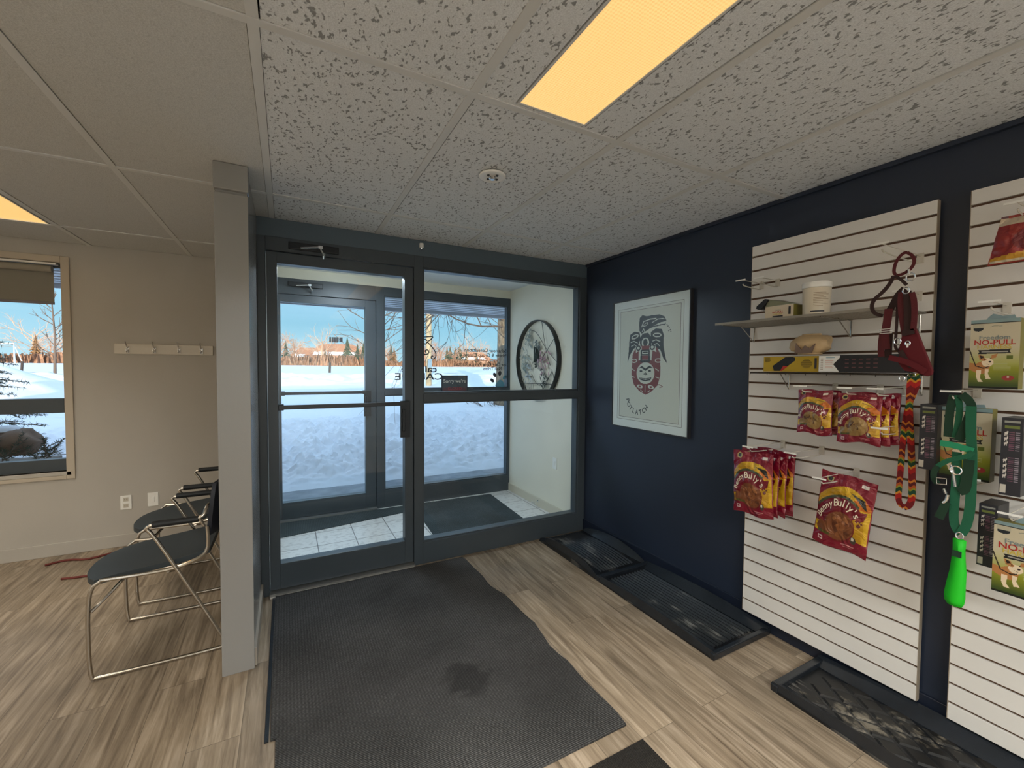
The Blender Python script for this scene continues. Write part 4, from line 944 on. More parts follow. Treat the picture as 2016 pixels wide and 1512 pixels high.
def pouch(name, label, cat, loc, w, h, style, seed, tilt=0, yaw=0, group='treat bags on the slatwall'):
    t = thing(name, label, cat, loc, (0, 0, -PI/2+yaw), group)
    def warp(u, v, s):
        y = -bulge(u, v, w, h, seed) if s < 0 else .8*bulge(u, v, w, h, seed+5)+.002
        x = (u-.5)*w*(1-.03*math.sin(PI*v)); z = (v-1)*h+.018
        z += .006*math.sin(u*7+seed)*(1-v)+.003*math.sin(u*9+seed)*v
        return (x*math.cos(tilt)-z*math.sin(tilt), y, x*math.sin(tilt)+z*math.cos(tilt))
    bagart(style).build('foil_pouch', w, h, FOIL, t, lambda u, v: warp(u, v, -1), back=lambda u, v: warp(u, v, 1))
    m_ = MB(); CRM = mat('cream_lettering', srgb(240, 226, 200), .4)
    def arc(txt, size, a0, a1, R_, M):
        for i, c in enumerate(txt):
            an = math.radians(a0+(a1-a0)*i/(len(txt)-1))
            ux, vy = 92+math.cos(an)*R_, 172-math.sin(an)*R_; ro = an-PI/2
            def f(a, b):
                x_ = ux+(a*math.cos(ro)-b*math.sin(ro)); y_ = vy-(a*math.sin(ro)+b*math.cos(ro))
                q = warp(x_/200, 1-y_/250, -1); return (q[0], q[1]-.0012, q[2])
            m_.text(c, size, M, f)
    arc('Benny', 29, 164, 118, 80, CRM); arc("Bully's", 34, 103, 40, 80, CRM)
    m_.build('lettering', t)
    return t
def place(px, py, X): return at(px, py, X)
for i, X in enumerate((2.115, 2.175, 2.235, 2.295)):
    lb = ['front pink and yellow treat bag in the row of four at the slatwall edge', 'second treat bag from the front in the row of four', 'third treat bag from the front in the row of four', 'rearmost treat bag in the row of four, closest to the slats'][i]
    pouch('treat_bag', lb, 'treat bag', (X, 1.335-.004*i, 1.058), .205, .325, 0, i*1.7, tilt=.03*(1 if i < 1 else -.6), yaw=.05 if i == 0 else -.03)
pouch('treat_bag', 'single treat bag hanging lowest and tilted on the slatwall', 'treat bag', (2.215, .955, 1.01), .215, .345, 0, 9.1, tilt=-.10)
for i, X in enumerate((2.18, 2.235)):
    pouch('treat_bag', ['small treat bag hanging left of the pair under the lower shelf', 'treat bag tucked behind the left small bag under the lower shelf'][i], 'treat bag', (X, 1.085-.006*i, 1.388), .148, .205, 1, 12.3+i, tilt=.0)
for i, X in enumerate((2.165, 2.215, 2.265)):
    pouch('treat_bag', ['front treat bag of the right-hand cluster under the lower shelf', 'middle treat bag of the right-hand cluster under the lower shelf', 'rear treat bag of the right-hand cluster under the lower shelf'][i], 'treat bag', (X, .905-.012*i, 1.385), .16, .215, 1, 16.3+i, tilt=.0)

# -- harness cartons
def harness_art(w, h):
    P = Paint(100, 190, 90, 170, srgb(196, 184, 156))
    g = np.clip((P.Y-75)/60, 0, 1)[..., None]; g2 = np.clip((P.Y-120)/60, 0, 1)[..., None]
    P.C = P.C*(1-g)+np.array(srgb(156, 158, 40)[:3])*g; P.C = P.C*(1-g2)+np.array(srgb(58, 74, 30)[:3])*g2
    P.rect(0, 0, 100, 10, srgb(128, 150, 150)); P.rect(0, 9, 100, 11, srgb(30, 34, 34))
    P.ell(16, 24, 11, 8, srgb(34, 40, 44)); P.rect(4, 12, 28, 22, srgb(180, 172, 148)); P.line([(40, 21), (50, 18), (64, 20)], 1, srgb(90, 104, 100))
    P.poly([(17, 84), (84, 82), (81, 87), (84, 93), (17, 95), (20, 89)], srgb(28, 26, 28)); P.rect(24, 87, 78, 90, srgb(150, 146, 136))
    Cm = srgb(226, 204, 172); Tn = srgb(176, 118, 68); Bk = srgb(40, 30, 26)
    # dog
    P.poly([(0, 118), (14, 122), (30, 112), (42, 124), (42, 140), (30, 150), (14, 146), (0, 138)], Tn); P.poly([(15, 140), (26, 140), (24, 162), (30, 172), (20, 172), (16, 160)], Cm)
    P.poly([(34, 132), (42, 132), (40, 150), (46, 163), (36, 164), (33, 150)], Cm); P.poly([(26, 112), (34, 106), (46, 118), (42, 136), (30, 136)], Tn)
    P.ell(38, 118, 12, 12, Cm); P.poly([(18, 96), (30, 100), (32, 110), (22, 112)], Tn); P.poly([(58, 94), (46, 98), (44, 108), (54, 106)], Tn); P.poly([(21, 98), (29, 101), (30, 108), (24, 109)], Bk)
    P.ell(30, 110, 6, 4, Tn); P.ell(43, 116, 3, 2.4, Bk); P.ell(32, 109, 1.6, 1.2, Bk); P.ell(44, 107, 1.6, 1.2, Bk); P.line([(36, 122), (42, 124)], 1, Bk)
    P.line([(0, 84), (6, 104), (14, 128), (30, 134), (40, 130)], 2.6, Bk)
    for y in (120, 125, 130, 134, 138): P.rect(50, y, 78 if y < 128 else 84, y+1.6, srgb(170, 168, 110))
    P.rect(75, 100, 88, 109, srgb(90, 100, 34)); P.ell(80, 160, 12, 7, srgb(150, 50, 48)); P.rect(78, 155, 82, 160, srgb(200, 190, 170)); P.rect(0, 184, 100, 190, srgb(22, 26, 18))
    return P
HBOLI = mat('olive_side', srgb(126, 118, 44), .45)
def harness_box(label, loc, w, h, d, rot=RZ, blue=True):
    t = carton('harness_box', label, 'box', loc, w, h, d, harness_art, HBOLI, rot, 'harness boxes on the right slatwall')
    m_ = MB(); y = -d/2-.0018; f = lambda x0, z0: (lambda a, b: (x0+a, y, z0+b))
    m_.text('Freedom', .021*w/.12, GREYI, f(0, h*.735)).text('NO-PULL', .0245*w/.12, REDI, f(0, h*.665)).text('HARNESS', .020*w/.12, TANI, f(0, h*.60)); m_.build('lettering', t)
    MB().prism([(-.03, 0), (.045, 0), (.04, .014), (.012, .012), (-.012, .022), (-.022, .012)], -.001, .001, mat('clear_hang_tab', srgb(130, 152, 156), .3), lambda a, b, q: (a, q, h+b)).build('hang_tab', t)
    return t
harness_box('yellow-green harness box hanging highest on the right panel', (2.275, .540, 1.438), .122, .25, .05)
harness_box('yellow-green harness box hanging behind the green leashes', (2.275, .603, 1.095), .135, .268, .05)
harness_box('yellow-green harness box hanging lowest at the right edge of the photo', (2.175, .425, .745), .14, .245, .05)
def chart_side(w, h):
    P = Paint(50, 120, 46, 110, srgb(46, 46, 52))
    P.rect(6, 4, 44, 8, srgb(150, 150, 140)); P.rect(8, 12, 42, 16, srgb(110, 120, 60))
    for i, y in enumerate((24, 32, 40, 66, 74, 82, 90)):
        P.ell(11, y, 4, 1.8, srgb(214, 206, 196)); P.rect(8, y, 9.5, y+4, srgb(214, 206, 196)); P.rect(13, y, 14.5, y+4, srgb(214, 206, 196)); P.ell(15, y-2, 1.8, 1.5, srgb(214, 206, 196))
    for y in range(22, 100, 3):
        if 50 < y < 60: continue
        P.rect(19, y, 32, y+1.4, srgb(116, 78, 96)); P.rect(34, y, 44, y+1.2, srgb(150, 140, 150))
    P.rect(2, 104, 16, 117, srgb(206, 198, 184)); P.rect(0, 110, 2, 120, srgb(20, 20, 24))
    return P
def chart_box(label, loc, w, h, d):
    return carton('harness_box', label, 'box', loc, w, h, d, chart_side, BLKC, RZ, 'harness boxes hung sideways')
chart_box('dark narrow size-chart side of a box left of the green leashes', (2.27, .695, 1.115), .052, .255, .12)
chart_box('dark narrow size-chart side of a box at the right edge of the photo', (2.27, .478, 1.07), .05, .27, .12)
chart_box('dark narrow size-chart side of a box beside the lowest harness box', (2.27, .525, .80), .046, .225, .12)

# -- red and white bag, top right
P = Paint(100, 130, 50, 64, srgb(150, 28, 26)); P.rect(0, 0, 100, 26, srgb(206, 186, 160)); P.poly([(0, 26), (60, 26), (100, 50), (100, 26)], srgb(206, 186, 160)); P.poly([(0, 112), (100, 95), (100, 130), (0, 130)], srgb(206, 150, 30)); P.rect(0, 120, 100, 125, srgb(210, 196, 170)); P.rect(0, 125, 100, 130, srgb(150, 40, 26)); P.rect(0, 0, 100, 6, srgb(90, 54, 70)); P.ell(60, 70, 26, 26, srgb(120, 20, 34))
for y in (34, 40, 46): P.rect(8, y, 48, y+1.5, srgb(190, 100, 90))
rb = thing('snack_bag', 'red and white bag cut off by the upper right edge of the photo', 'treat bag', (2.24, .487, 2.045), (0, 0, -PI/2))
P.build('foil_bag', .1, .165, FOIL, rb, lambda u, v: ((u-.5)*.12-.03*(1-v)*(1-u)+.012, -bulge(u, v, .1, .16, 3.3, .014), (v-1)*.165), back=lambda u, v: ((u-.5)*.12-.03*(1-v)*(1-u)+.012, .8*bulge(u, v, .1, .16, 7, .014)+.002, (v-1)*.165))

# ------------------------------------------------------------------ straps and leashes
BURG = mat('burgundy_webbing', srgb(84, 14, 22), .7, bump=.2, bscale=500); BURD = mat('dark_brown_webbing', srgb(48, 24, 22), .75); BURB = mat('red_felt', srgb(92, 8, 20), .8)
def RB(mb, pts, X, wpx, M, th=.003, n=(1, 0, 0), sm=2):
    k = X/836*1.45
    if X > 1.9: k = .00084*X
    mb.ribbon([at(x, y, X if not isinstance(X, list) else X) for x, y in pts], wpx*k, M, th, n, sm)
c1 = thing('dog_collar', 'thin burgundy collar loop hanging at the top of the harnesses', 'collar', (0, 0, 0)); b = MB()
RB(b, [(1786, 497), (1797, 503), (1801, 514), (1796, 526), (1785, 536), (1768, 543), (1759, 538), (1762, 520), (1770, 506), (1779, 498), (1786, 497)], 2.075, 6, BURG); b.build('webbing', c1)
b = MB(); p = at(1793, 545, 2.065); b.tube([p+Vector((0, math.cos(a)*.013, math.sin(a)*.015)) for a in [2*PI*k/14 for k in range(14)]], .0022, STEEL, n=6, closed=True); b.tube([at(1789, 530, 2.065), at(1790, 540, 2.065)], .004, STEEL, n=8); b.build('ring', c1)
h1 = thing('dog_harness', 'burgundy strap harness with silver slider, left of the two beside the panel edge', 'dog harness', (0, 0, 0)); b = MB()
RB(b, [(1760, 543), (1750, 562), (1735, 578), (1720, 590), (1715, 605), (1722, 618), (1738, 622)], 2.070, 7.5, BURD)
RB(b, [(1762, 543), (1775, 551), (1785, 561)], 2.069, 6, BURD); RB(b, [(1781, 568), (1768, 580), (1758, 600), (1748, 618)], 2.068, 13, BURD)
b.build('neck_strap', h1); b = MB()
RB(b, [(1750, 608), (1747, 630), (1742, 660), (1745, 688)], 2.060, 15, BURG); RB(b, [(1738, 655), (1734, 680), (1735, 702)], 2.064, 12, BURG); RB(b, [(1751, 655), (1748, 704)], 2.066, 13, BURD)
b.build('chest_strap', h1); b = MB()
p = at(1744, 652, 2.050); b.tube([p+Vector((0, y, z)) for y, z in ((-.019, -.008), (.019, -.008), (.019, .008), (-.019, .008))], .0022, STEEL, n=6, closed=True).tube([p+Vector((0, -.019, 0)), p+Vector((0, .019, 0))], .0018, STEEL, n=6); b.build('slider', h1)
h2 = thing('dog_harness', 'burgundy vest harness with red felt body, right one at the panel edge', 'dog harness', (0, 0, 0)); b = MB()
RB(b, [(1776, 575), (1774, 600), (1779, 640), (1783, 660)], 2.045, 13, BURG); RB(b, [(1786, 573), (1788, 610), (1788, 650)], 2.040, 14, BURD); RB(b, [(1795, 576), (1800, 590), (1801, 620), (1798, 650)], 2.035, 10, BURG)
RB(b, [(1767, 590), (1766, 630), (1763, 670), (1762, 684), (1768, 690), (1774, 684)], 2.050, 5, BURD); b.build('shoulder_strap', h2); b = MB()
pts = [(1780, 648), (1804, 646), (1812, 664), (1822, 690), (1838, 730), (1836, 738), (1826, 741), (1806, 734), (1782, 730), (1770, 716), (1772, 680)]
b.prism([(at(x, y, 2.055).y, at(x, y, 2.055).z) for x, y in pts], 2.047, 2.061, BURB, lambda a, c, hh: (hh, a, c)); b.build('vest_body', h2, bevel=.003); b = MB()
RB(b, [(1750, 704), (1770, 708), (1795, 716), (1822, 732)], 2.035, 12, BURB); b.build('belly_strap', h2); b = MB(); RB(b, [(1776, 656), (1800, 652)], 2.035, 12, BURD); b.build('chest_strap', h2); b = MB(); RB(b, [(1772, 690), (1784, 712), (1796, 722)], 2.037, 10, BURD); b.build('side_strap', h2)
for x, y, s_ in ((1767, 672, .010), (1787, 676, .007), (1776, 745, .008), (1784, 572, .010)):
    b = MB(); p = at(x, y, 2.033); b.tube([p+Vector((0, math.cos(a)*s_, math.sin(a)*s_*1.2)) for a in [2*PI*k/12 for k in range(12)]], .0022, STEEL, n=6, closed=True); b.build('ring', h2)
b = MB(); p = at(1787, 680, 2.025); b.box((p.x-.002, p.y-.003, p.z-.008), (p.x+.002, p.y+.003, p.z+.008), STEEL); b.build('buckle', h2)
le = thing('woven_leash', 'red, green and yellow striped woven leash hanging in a long loop', 'leash', (0, 0, 0)); b = MB()
RB(b, [(1802, 736), (1808, 750), (1800, 772), (1788, 800), (1780, 840), (1775, 900), (1771, 950), (1768, 978), (1771, 992), (1780, 998)], 2.262, 10.5, LEASH, .003)
RB(b, [(1794, 738), (1791, 770), (1790, 810), (1793, 860), (1795, 910), (1796, 960), (1795, 985), (1789, 997), (1779, 999)], 2.255, 12, LEASH, .003); b.build('webbing', le)
b = MB(); p = at(1795, 738, 2.25); b.tube([p+Vector((0, math.cos(a)*.012, math.sin(a)*.008)) for a in [2*PI*k/12 for k in range(12)]], .002, STEEL, n=6, closed=True); b.build('ring', le)

GRN = mat('green_webbing', srgb(18, 92, 62), .7, bump=.2, bscale=500); GRD = mat('dark_green_webbing', srgb(16, 52, 32), .75); GRL = mat('light_green_webbing', srgb(30, 140, 96), .65); NEON = mat('neon_green_webbing', srgb(20, 190, 26), .6)
g1 = thing('green_leash', 'dark green leash hanging in long loops from the hook on the right panel', 'leash', (0, 0, 0)); b = MB()
RB(b, [(1878, 778), (1871, 800), (1868, 830), (1866, 860)], 2.16, 13, GRD); RB(b, [(1893, 776), (1906, 786), (1914, 800), (1908, 820), (1898, 845), (1888, 868)], 2.15, 14, GRD); RB(b, [(1885, 778), (1890, 800), (1887, 830), (1880, 862)], 2.158, 10, GRN)
RB(b, [(1912, 800), (1911, 850), (1914, 900), (1912, 960), (1910, 1000), (1903, 1035), (1892, 1051)], 2.14, 15, GRN); RB(b, [(1884, 890), (1883, 940), (1879, 990), (1877, 1020), (1882, 1042), (1892, 1051)], 2.144, 14, GRN)
RB(b, [(1908, 905), (1904, 940), (1900, 965), (1888, 968)], 2.138, 16, GRD); b.build('webbing', g1); b = MB()
for ps in (((1872, 915), (1876, 925), (1879, 945), (1881, 958)), ((1858, 962), (1862, 972)), ((1866, 974), (1863, 986), (1856, 990))):
    b.tube([at(x, y, 2.125) for x, y in ps], .005, STEEL, n=8, smooth=1)
p = at(1882, 926, 2.12); b.tube([p+Vector((0, math.cos(a)*.015, math.sin(a)*.015)) for a in [2*PI*k/14 for k in range(14)]], .0024, STEEL, n=6, closed=True); b.build('snap_clip', g1, smooth=True)
g2 = thing('green_collar', 'green collar with pale buckle looped across the green leash', 'collar', (0, 0, 0)); b = MB()
RB(b, [(1851, 872), (1870, 875), (1890, 880), (1916, 888)], 2.128, 12, GRL); RB(b, [(1846, 918), (1862, 908), (1885, 902), (1906, 898), (1916, 890)], 2.122, 9, GRN); RB(b, [(1847, 918), (1838, 928), (1838, 942), (1846, 952)], 2.122, 10, GRD)
b.build('webbing', g2); b = MB(); p = at(1854, 947, 2.115); b.tube([p+Vector((0, y, z)) for y, z in ((-.013, -.010), (.013, -.013), (.015, .009), (-.012, .012))], .0024, STEEL, n=6, closed=True); b.build('buckle', g2)
b = MB(); RB(b, [(1862, 988), (1856, 1005), (1848, 1020)], 2.13, (14), GRD); b.build('webbing_tail', g2)
g3 = thing('neon_strap', 'bright neon green loop handle hanging below the green leash', 'strap', (0, 0, 0)); b = MB()
vs = []; fs = []
prof = [(1889, 1062, 17), (1888, 1082, 16), (1887, 1100, 18), (1886, 1125, 22), (1882, 1150, 26), (1879, 1172, 29), (1878, 1184, 27), (1879, 1192, 18)]
for side in (0, 1):
    for x, y, w in prof:
        p = at(x, y, 2.135+(side*.012*math.sin((y-1055)/140*PI))); k = .00092*w
        vs += [p+Vector((0, k, 0)), p+Vector((-.006+side*.016, 0, 0)), p+Vector((0, -k, 0))]
n = len(prof)
for s_ in (0, 1):
    for i in range(n-1):
        for k in range(2):
            a = s_*n*3+i*3+k; fs.append((a, a+1, a+4, a+3) if s_ == 0 else (a, a+3, a+4, a+1))
b.add(vs, fs, NEON); o = b.build('webbing', g3, smooth=True)
mdf = o.modifiers.new('solid', 'SOLIDIFY'); mdf.thickness = .003
b = MB(); p = at(1889, 1055, 2.132); b.tube([p+Vector((0, math.cos(a)*.010, math.sin(a)*.012)) for a in [2*PI*k/14 for k in range(14)]], .0018, STEEL, n=6, closed=True); b.build('ring', g3)
q = at(1884, 1090, 2.124); MB().box((q.x-.003, q.y-.012, q.z-.012), (q.x, q.y+.012, q.z+.01), GRD).build('keeper', g3)

# ------------------------------------------------------------------ vestibule things
hp = thing('hoop_wreath', 'large black hoop with dried flowers and wires on the entry side wall', 'wall decoration', (2.398, 3.905, 1.59), (0, 0, -PI/2))
HB = mat('black_hoop', srgb(24, 26, 28), .4)
rad = .425; vs = []; fs = []; n = 64
for k in range(n):
    a = 2*PI*k/n
    for r, y in ((rad, 0), (rad, -.05), (rad-.010, -.05), (rad-.010, 0)): vs.append((math.cos(a)*r, y, math.sin(a)*r))
for k in range(n):
    for j in range(4): fs.append((k*4+j, k*4+(j+1) % 4, ((k+1) % n)*4+(j+1) % 4, ((k+1) % n)*4+j))
MB().add(vs, fs, HB).build('hoop', hp, smooth=True)
wi = MB(); WR = mat('dark_wire_thin', srgb(58, 62, 60), .5)
for pts in (((.1, .40), (.18, .1), (.27, -.06)), ((.35, .22), (.1, .0), (.05, .02)), ((.38, -.02), (.2, .1), (.0, .3), (-.1, .32)), ((-.35, -.1), (-.2, -.36), (0, -.42), (.16, -.30), (.30, -.12)), ((-.1, -.15), (.0, -.26), (.12, -.28), (.25, -.18)), ((.3, -.1), (.36, -.22), (.28, -.36))):
    wi.tube([(x, -.03, z) for x, z in pts], .003, WR, n=5, smooth=2)
wi.tube([(-.33, -.03, -.26), (.33, -.03, -.25)], .004, WR, n=5); wi.tube([(-.26, -.03, -.335), (.24, -.03, -.33)], .003, WR, n=5)
wi.build('wires', hp, smooth=True); fg = MB()
for k in range(22): fg.tube([(-.26+k*.024, -.03, -.26), (-.24+k*.0225, -.03, -.333)], .0012, mat('pale_thread', srgb(170, 170, 156), .8), n=4)
fg.build('thread_fringe', hp); lf = MB(); random.seed(8)
for cx, cz, sp, k, c in ((-.16, .24, .1, 26, srgb(150, 162, 158)), (-.28, -.02, .09, 26, srgb(160, 174, 168)), (-.16, -.14, .08, 22, srgb(180, 190, 198)), (.14, -.02, .08, 26, srgb(190, 150, 160)), (.14, -.2, .06, 14, srgb(54, 62, 56)), (.02, .12, .06, 14, srgb(110, 120, 118)), (-.02, -.05, .05, 10, srgb(44, 54, 48))):
    M = mat('dried_leaf_%d' % int(cx*100+cz*1000), c, .8)
    for _ in range(int(k*1.4)):
        x, z = cx+random.gauss(0, sp*.6), cz+random.gauss(0, sp*.8); a = random.uniform(0, PI); l_ = random.uniform(.018, .042); w_ = l_*.4; y = -random.uniform(.02, .045)
        if x*x+z*z > .15: continue
        lf.add([(x-math.cos(a)*l_, y, z-math.sin(a)*l_), (x+math.sin(a)*w_, y-.006, z-math.cos(a)*w_), (x+math.cos(a)*l_, y, z+math.sin(a)*l_), (x-math.sin(a)*w_, y+.004, z+math.cos(a)*w_)], [(0, 1, 2, 3)], M)
lf.build('dried_leaves', hp, kind='stuff')
mo_ = MB().prism([(math.cos(a)*.095-.05, math.sin(a)*.085+.055) for a in [-PI/2+i*PI/12 for i in range(13)]], -.036, -.026, mat('dark_moss', srgb(40, 52, 46), .9, noise_amt=.6, nscale=60), lambda a, b, h: (a, h, b)); mo_.build('moss_crescent', hp)
ds = thing('door_stop', 'small metal door stop low on the entry side wall', 'door stop', (2.386, 3.875, .065), (0, 0, -PI/2))
MB().lathe([(.014, 0), (.014, -.004), (.005, -.006), (.004, -.06), (.010, -.062), (.010, -.075)], STEEL, n=12, axis='y').build('stem', ds, smooth=True)
MB().tube([(-.03, -.03, -.04), (0, -.04, -.01), (.03, -.03, -.035)], .003, STEEL, n=6).tube([(-.03, -.03, -.04), (-.05, -.03, -.02)], .003, STEEL, n=6).build('spring_foot', ds)
sg = aty(895, 753, YO-.012)
sgt = thing('hanging_sign', 'small dark sign with hand-lettered white words against the outer glass', 'sign', (sg.x+.0, YO-.012, sg.z-.02))
P = Paint(100, 66, 60, 40, srgb(70, 76, 80)); P.rect(4, 46, 96, 62, srgb(92, 62, 66))
P.build('board', .30, .19, PRINT, sgt, lambda u, v: ((u-.5)*.30, -.004, (v-.5)*.19), back=lambda u, v: ((u-.5)*.30, .004, (v-.5)*.19))
MB().box((-.155, -.006, .092), (.155, .006, .1), DARKM).box((-.155, -.006, -.1), (.155, .006, -.092), DARKM).box((-.155, -.006, -.092), (-.147, .006, .092), DARKM).box((.147, -.006, -.092), (.155, .006, .092), DARKM).build('rim', sgt)
MB().text("Sorry we're", .056, WHI, lambda a, b: (a+.0, -.0055, b+.035)).text('CLOSED', .045, mat('dull_red_ink', srgb(150, 60, 66), .5), lambda a, b: (a, -.0055, b-.05)).build('lettering', sgt)

# ------------------------------------------------------------------ outside the building
EXT = mat('exterior_metal', srgb(150, 146, 150), .5, noise_amt=.05, nscale=3)
SOF = mat('white_soffit', srgb(232, 230, 236), .45)
so_ = MB(); YS0, YS1 = YO+.14, 6.42
so_.box((-8, YS0, 2.43), (9, YS1+.05, 2.45), mat('soffit_gap_shade', srgb(96, 94, 104), .8))  # backing coloured dark to stand in for shade between the ribs
y = YS0
while y < YS1-.05:
    so_.box((-8, y, 2.372), (9, y+.095, 2.43), SOF); y += .17
so_.box((-8, YS1, 2.33), (9, YS1+.04, 2.62), SOF)
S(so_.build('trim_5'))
S(MB().box((-8, -4, 2.62), (9, YS1+.05, 3.08), EXT).build('wall_upper'))
S(MB().box((XR+.12, YO, -.2), (9, YO+.14, 2.40), VEST).box((-8, YO, -.2), (XL-.12, YO+.14, 2.4), VEST).build('wall_exterior'))
CONC = mat('frosty_concrete', srgb(150, 156, 164), .85, noise_amt=.25, nscale=5, bump=.2, bscale=40)
S(MB().box((-12, YO+.12, -.3), (14, 6.6, -.12), CONC).build('floor_walkway'))

SNOW = mat('snow', srgb(232, 236, 244), .75, spec=.3, bump=.8, bscale=9)
SNOWF = SNOW
def ter(x, y):
    if y < 6.1: return -.22
    pts = ((6.1, -.13), (6.5, -.05), (8.5, .28), (10, .34), (20, .36), (25, .48), (26.2, .72), (28, .97), (32, 1.02), (50, 1.28), (90, 1.92), (160, 2.6))
    z = pts[-1][1]
    for (a, za), (b_, zb) in zip(pts[:-1], pts[1:]):
        if a <= y <= b_: z = za+(zb-za)*(y-a)/(b_-a); break
    r = max(0, min(1, (y-6.1)/.7))*max(0, min(1, (11.5-y)/2.5))
    p = Vector((x, y, 0))
    z += r*(.16*(abs(noise.noise(p*1.7))-.2)+.13*abs(noise.noise(p*4.3+Vector((3, 1, 2))))+.09*abs(noise.noise(p*8.5))+.05*abs(noise.noise(p*17)))
    z += .05*noise.noise(p*.6)*min(1, max(0, (y-6.3)/4))
    rb_ = max(0, min(1, (y-24.5)/1.5))*max(0, min(1, (31-y)/2)); z += rb_*(.2*noise.noise(p*1.3)+.16*abs(noise.noise(p*3.1)))
    if x < -2: # ploughed pile seen through the office window
        d = math.hypot((x+7.5)/3.4, (y-15)/2.6); z += max(0, 1.25*math.exp(-d*d*1.2)+.16*noise.noise(p*1.1)*math.exp(-d*d*.5))
    return z
def grid(x0, x1, nx, y0, y1, ny, pw_=1):
    vs = []; fs = []
    for j in range(ny+1):
        y = y0+(y1-y0)*(j/ny)**pw_
        for i in range(nx+1): x = x0+(x1-x0)*i/nx; vs.append((x, y, ter(x, y)))
    for j in range(ny):
        for i in range(nx): a = j*(nx+1)+i; fs.append((a, a+1, a+nx+2, a+nx+1))
    return vs, fs
g = MB(); v, f = grid(-6, 8, 380, 6.1, 12, 190); g.add(v, f, SNOW); v, f = grid(-30, 45, 320, 12, 34, 110); g.add(v, f, SNOW)
v, f = grid(-200, 260, 120, 34, 160, 40, 1.5); g.add(v, f, SNOWF); g.quad((-400, -200, -.6), (400, -200, -.6), (400, 300, -.6), (-400, 300, -.6), SNOWF)
so2 = g.build('snow_ground', smooth=True); so2['kind'] = 'structure'

# bare trees, conifers
def limb(mb, p, d, L, r, depth, rng, M, spread=.6, droop=0, nseg=4):
    pts = [p.copy()]; q = p.copy(); dd = d.normalized()
    for i in range(nseg):
        dd = (dd+Vector((rng.uniform(-1, 1), rng.uniform(-1, 1), rng.uniform(-1, 1)))*.16+Vector((0, 0, droop))).normalized(); q = q+dd*L/nseg; pts.append(q.copy())
    mb.tube(pts, (r, r*.45), M, n=5 if r > .02 else 4, caps=False)
    if depth > 0:
        for k in range(rng.randint(3, 4) if depth > 1 else 4):
            i = rng.randint(1, nseg); a = dd.orthogonal().normalized(); a.rotate(Matrix.Rotation(rng.uniform(0, 6.28), 3, dd))
            nd = (dd+a*spread*rng.uniform(.7, 1.5)).normalized(); limb(mb, pts[i], nd, L*rng.uniform(.5, .75), r*.5, depth-1, rng, M, spread, droop, nseg)
TWIG = mat('grey_twigs', srgb(110, 92, 82), .9)
tp_ = aty(975, 820, 12.0); TX = tp_.x+.62
bt = thing('bare_tree', 'big rough-barked tree standing close outside the right end of the sidelight', 'tree', (TX, 12.0, .2)); tm = MB(); n = 28; vs = []
for j in range(26):
    z = j*.26-.2; r = .56+.16*max(0, 1-j/4)**2-.006*j
    for k in range(n):
        a = 2*PI*k/n; q = 1+.07*noise.noise(Vector((math.cos(a)*3, math.sin(a)*3, z*.8))); vs.append((math.cos(a)*r*q, math.sin(a)*r*q, z))
tm.add(vs, [(j*n+k, j*n+(k+1) % n, (j+1)*n+(k+1) % n, (j+1)*n+k) for j in range(25) for k in range(n)], BARK); tm.build('trunk', bt, smooth=True)
rng = random.Random(21); br_ = MB()
for z, dx, dz, L in ((2.9, -1, .02, 2.8), (3.3, -1, .12, 3.0), (2.6, -.9, -.02, 2.2), (3.7, -1, .0, 3.0), (3.0, -1, .06, 3.3), (3.5, -1, -.05, 3.2), (2.8, -1, .1, 2.6), (4.4, -.8, .5, 3)):
    limb(br_, Vector((-.4, -.1, z)), Vector((dx, -.45, dz)), L, .036, 3, rng, TWIG, .62, -.006)
for z in (4.6, 5.2, 5.8): limb(br_, Vector((.3, 0, z)), Vector((1, .2, .6)), 3, .08, 2, rng, TWIG)
br_.build('branches', bt)
rng = random.Random(9); tw = MB()
for k in range(14): limb(tw, Vector((rng.uniform(-1.6, -.5), rng.uniform(-.8, .3), .15)), Vector((rng.uniform(-1, .3), rng.uniform(-.5, .5), .45)), .55, .008, 1, rng, TWIG)
tag(tw.build('shrub', loc=(TX, 12.0, .12)), 'low leafless shrub twigs in the snow at the foot of the big tree', 'shrub')
p0 = aty(742, 790, 16); stt = thing('bare_tree', 'small leafless tree partly hidden behind the outer door stile', 'tree', (p0.x, 16, .35)); b = MB(); rng = random.Random(5)
b.tube([(0, 0, -.1), (.03, 0, 1.0), (0, 0, 2.3), (.02, 0, 3.6)], (.07, .03), TWIG, n=7); b.build('trunk', stt, smooth=True); b = MB()
for k in range(11):
    z = 1.2+k*.24; a = rng.uniform(-.5, .5)+(0 if k % 2 else PI); limb(b, Vector((.02, 0, z)), Vector((math.cos(a), math.sin(a)*.6, .45)), 1.15-.03*k, .02, 1, rng, TWIG, .5, .01, 3)
b.build('branches', stt)
p0 = aty(108, 735, 30); ft = thing('bare_tree', 'tall thin leafless tree seen at the right side of the office window', 'tree', (p0.x, 30, ter(p0.x, 30)-.05)); b = MB()
b.tube([(0, 0, 0), (.05, 0, 2), (-.05, 0, 4.2)], (.07, .02), TWIG, n=6); b.build('trunk', ft); b = MB(); rng = random.Random(12)
for k in range(16):
    z = .8+k*.2; a = rng.choice([0, PI])+rng.uniform(-.6, .6); limb(b, Vector((0, 0, z)), Vector((math.cos(a), math.sin(a), .9)), .9-.03*k, .022, 1, rng, TWIG, .4, .02, 3)
b.build('branches', ft)
PINE = mat('pine_green', srgb(74, 88, 70), .95, noise_amt=.4, nscale=3); BRN = mat('brown_conifer', srgb(150, 112, 78), .95, noise_amt=.4, nscale=3)
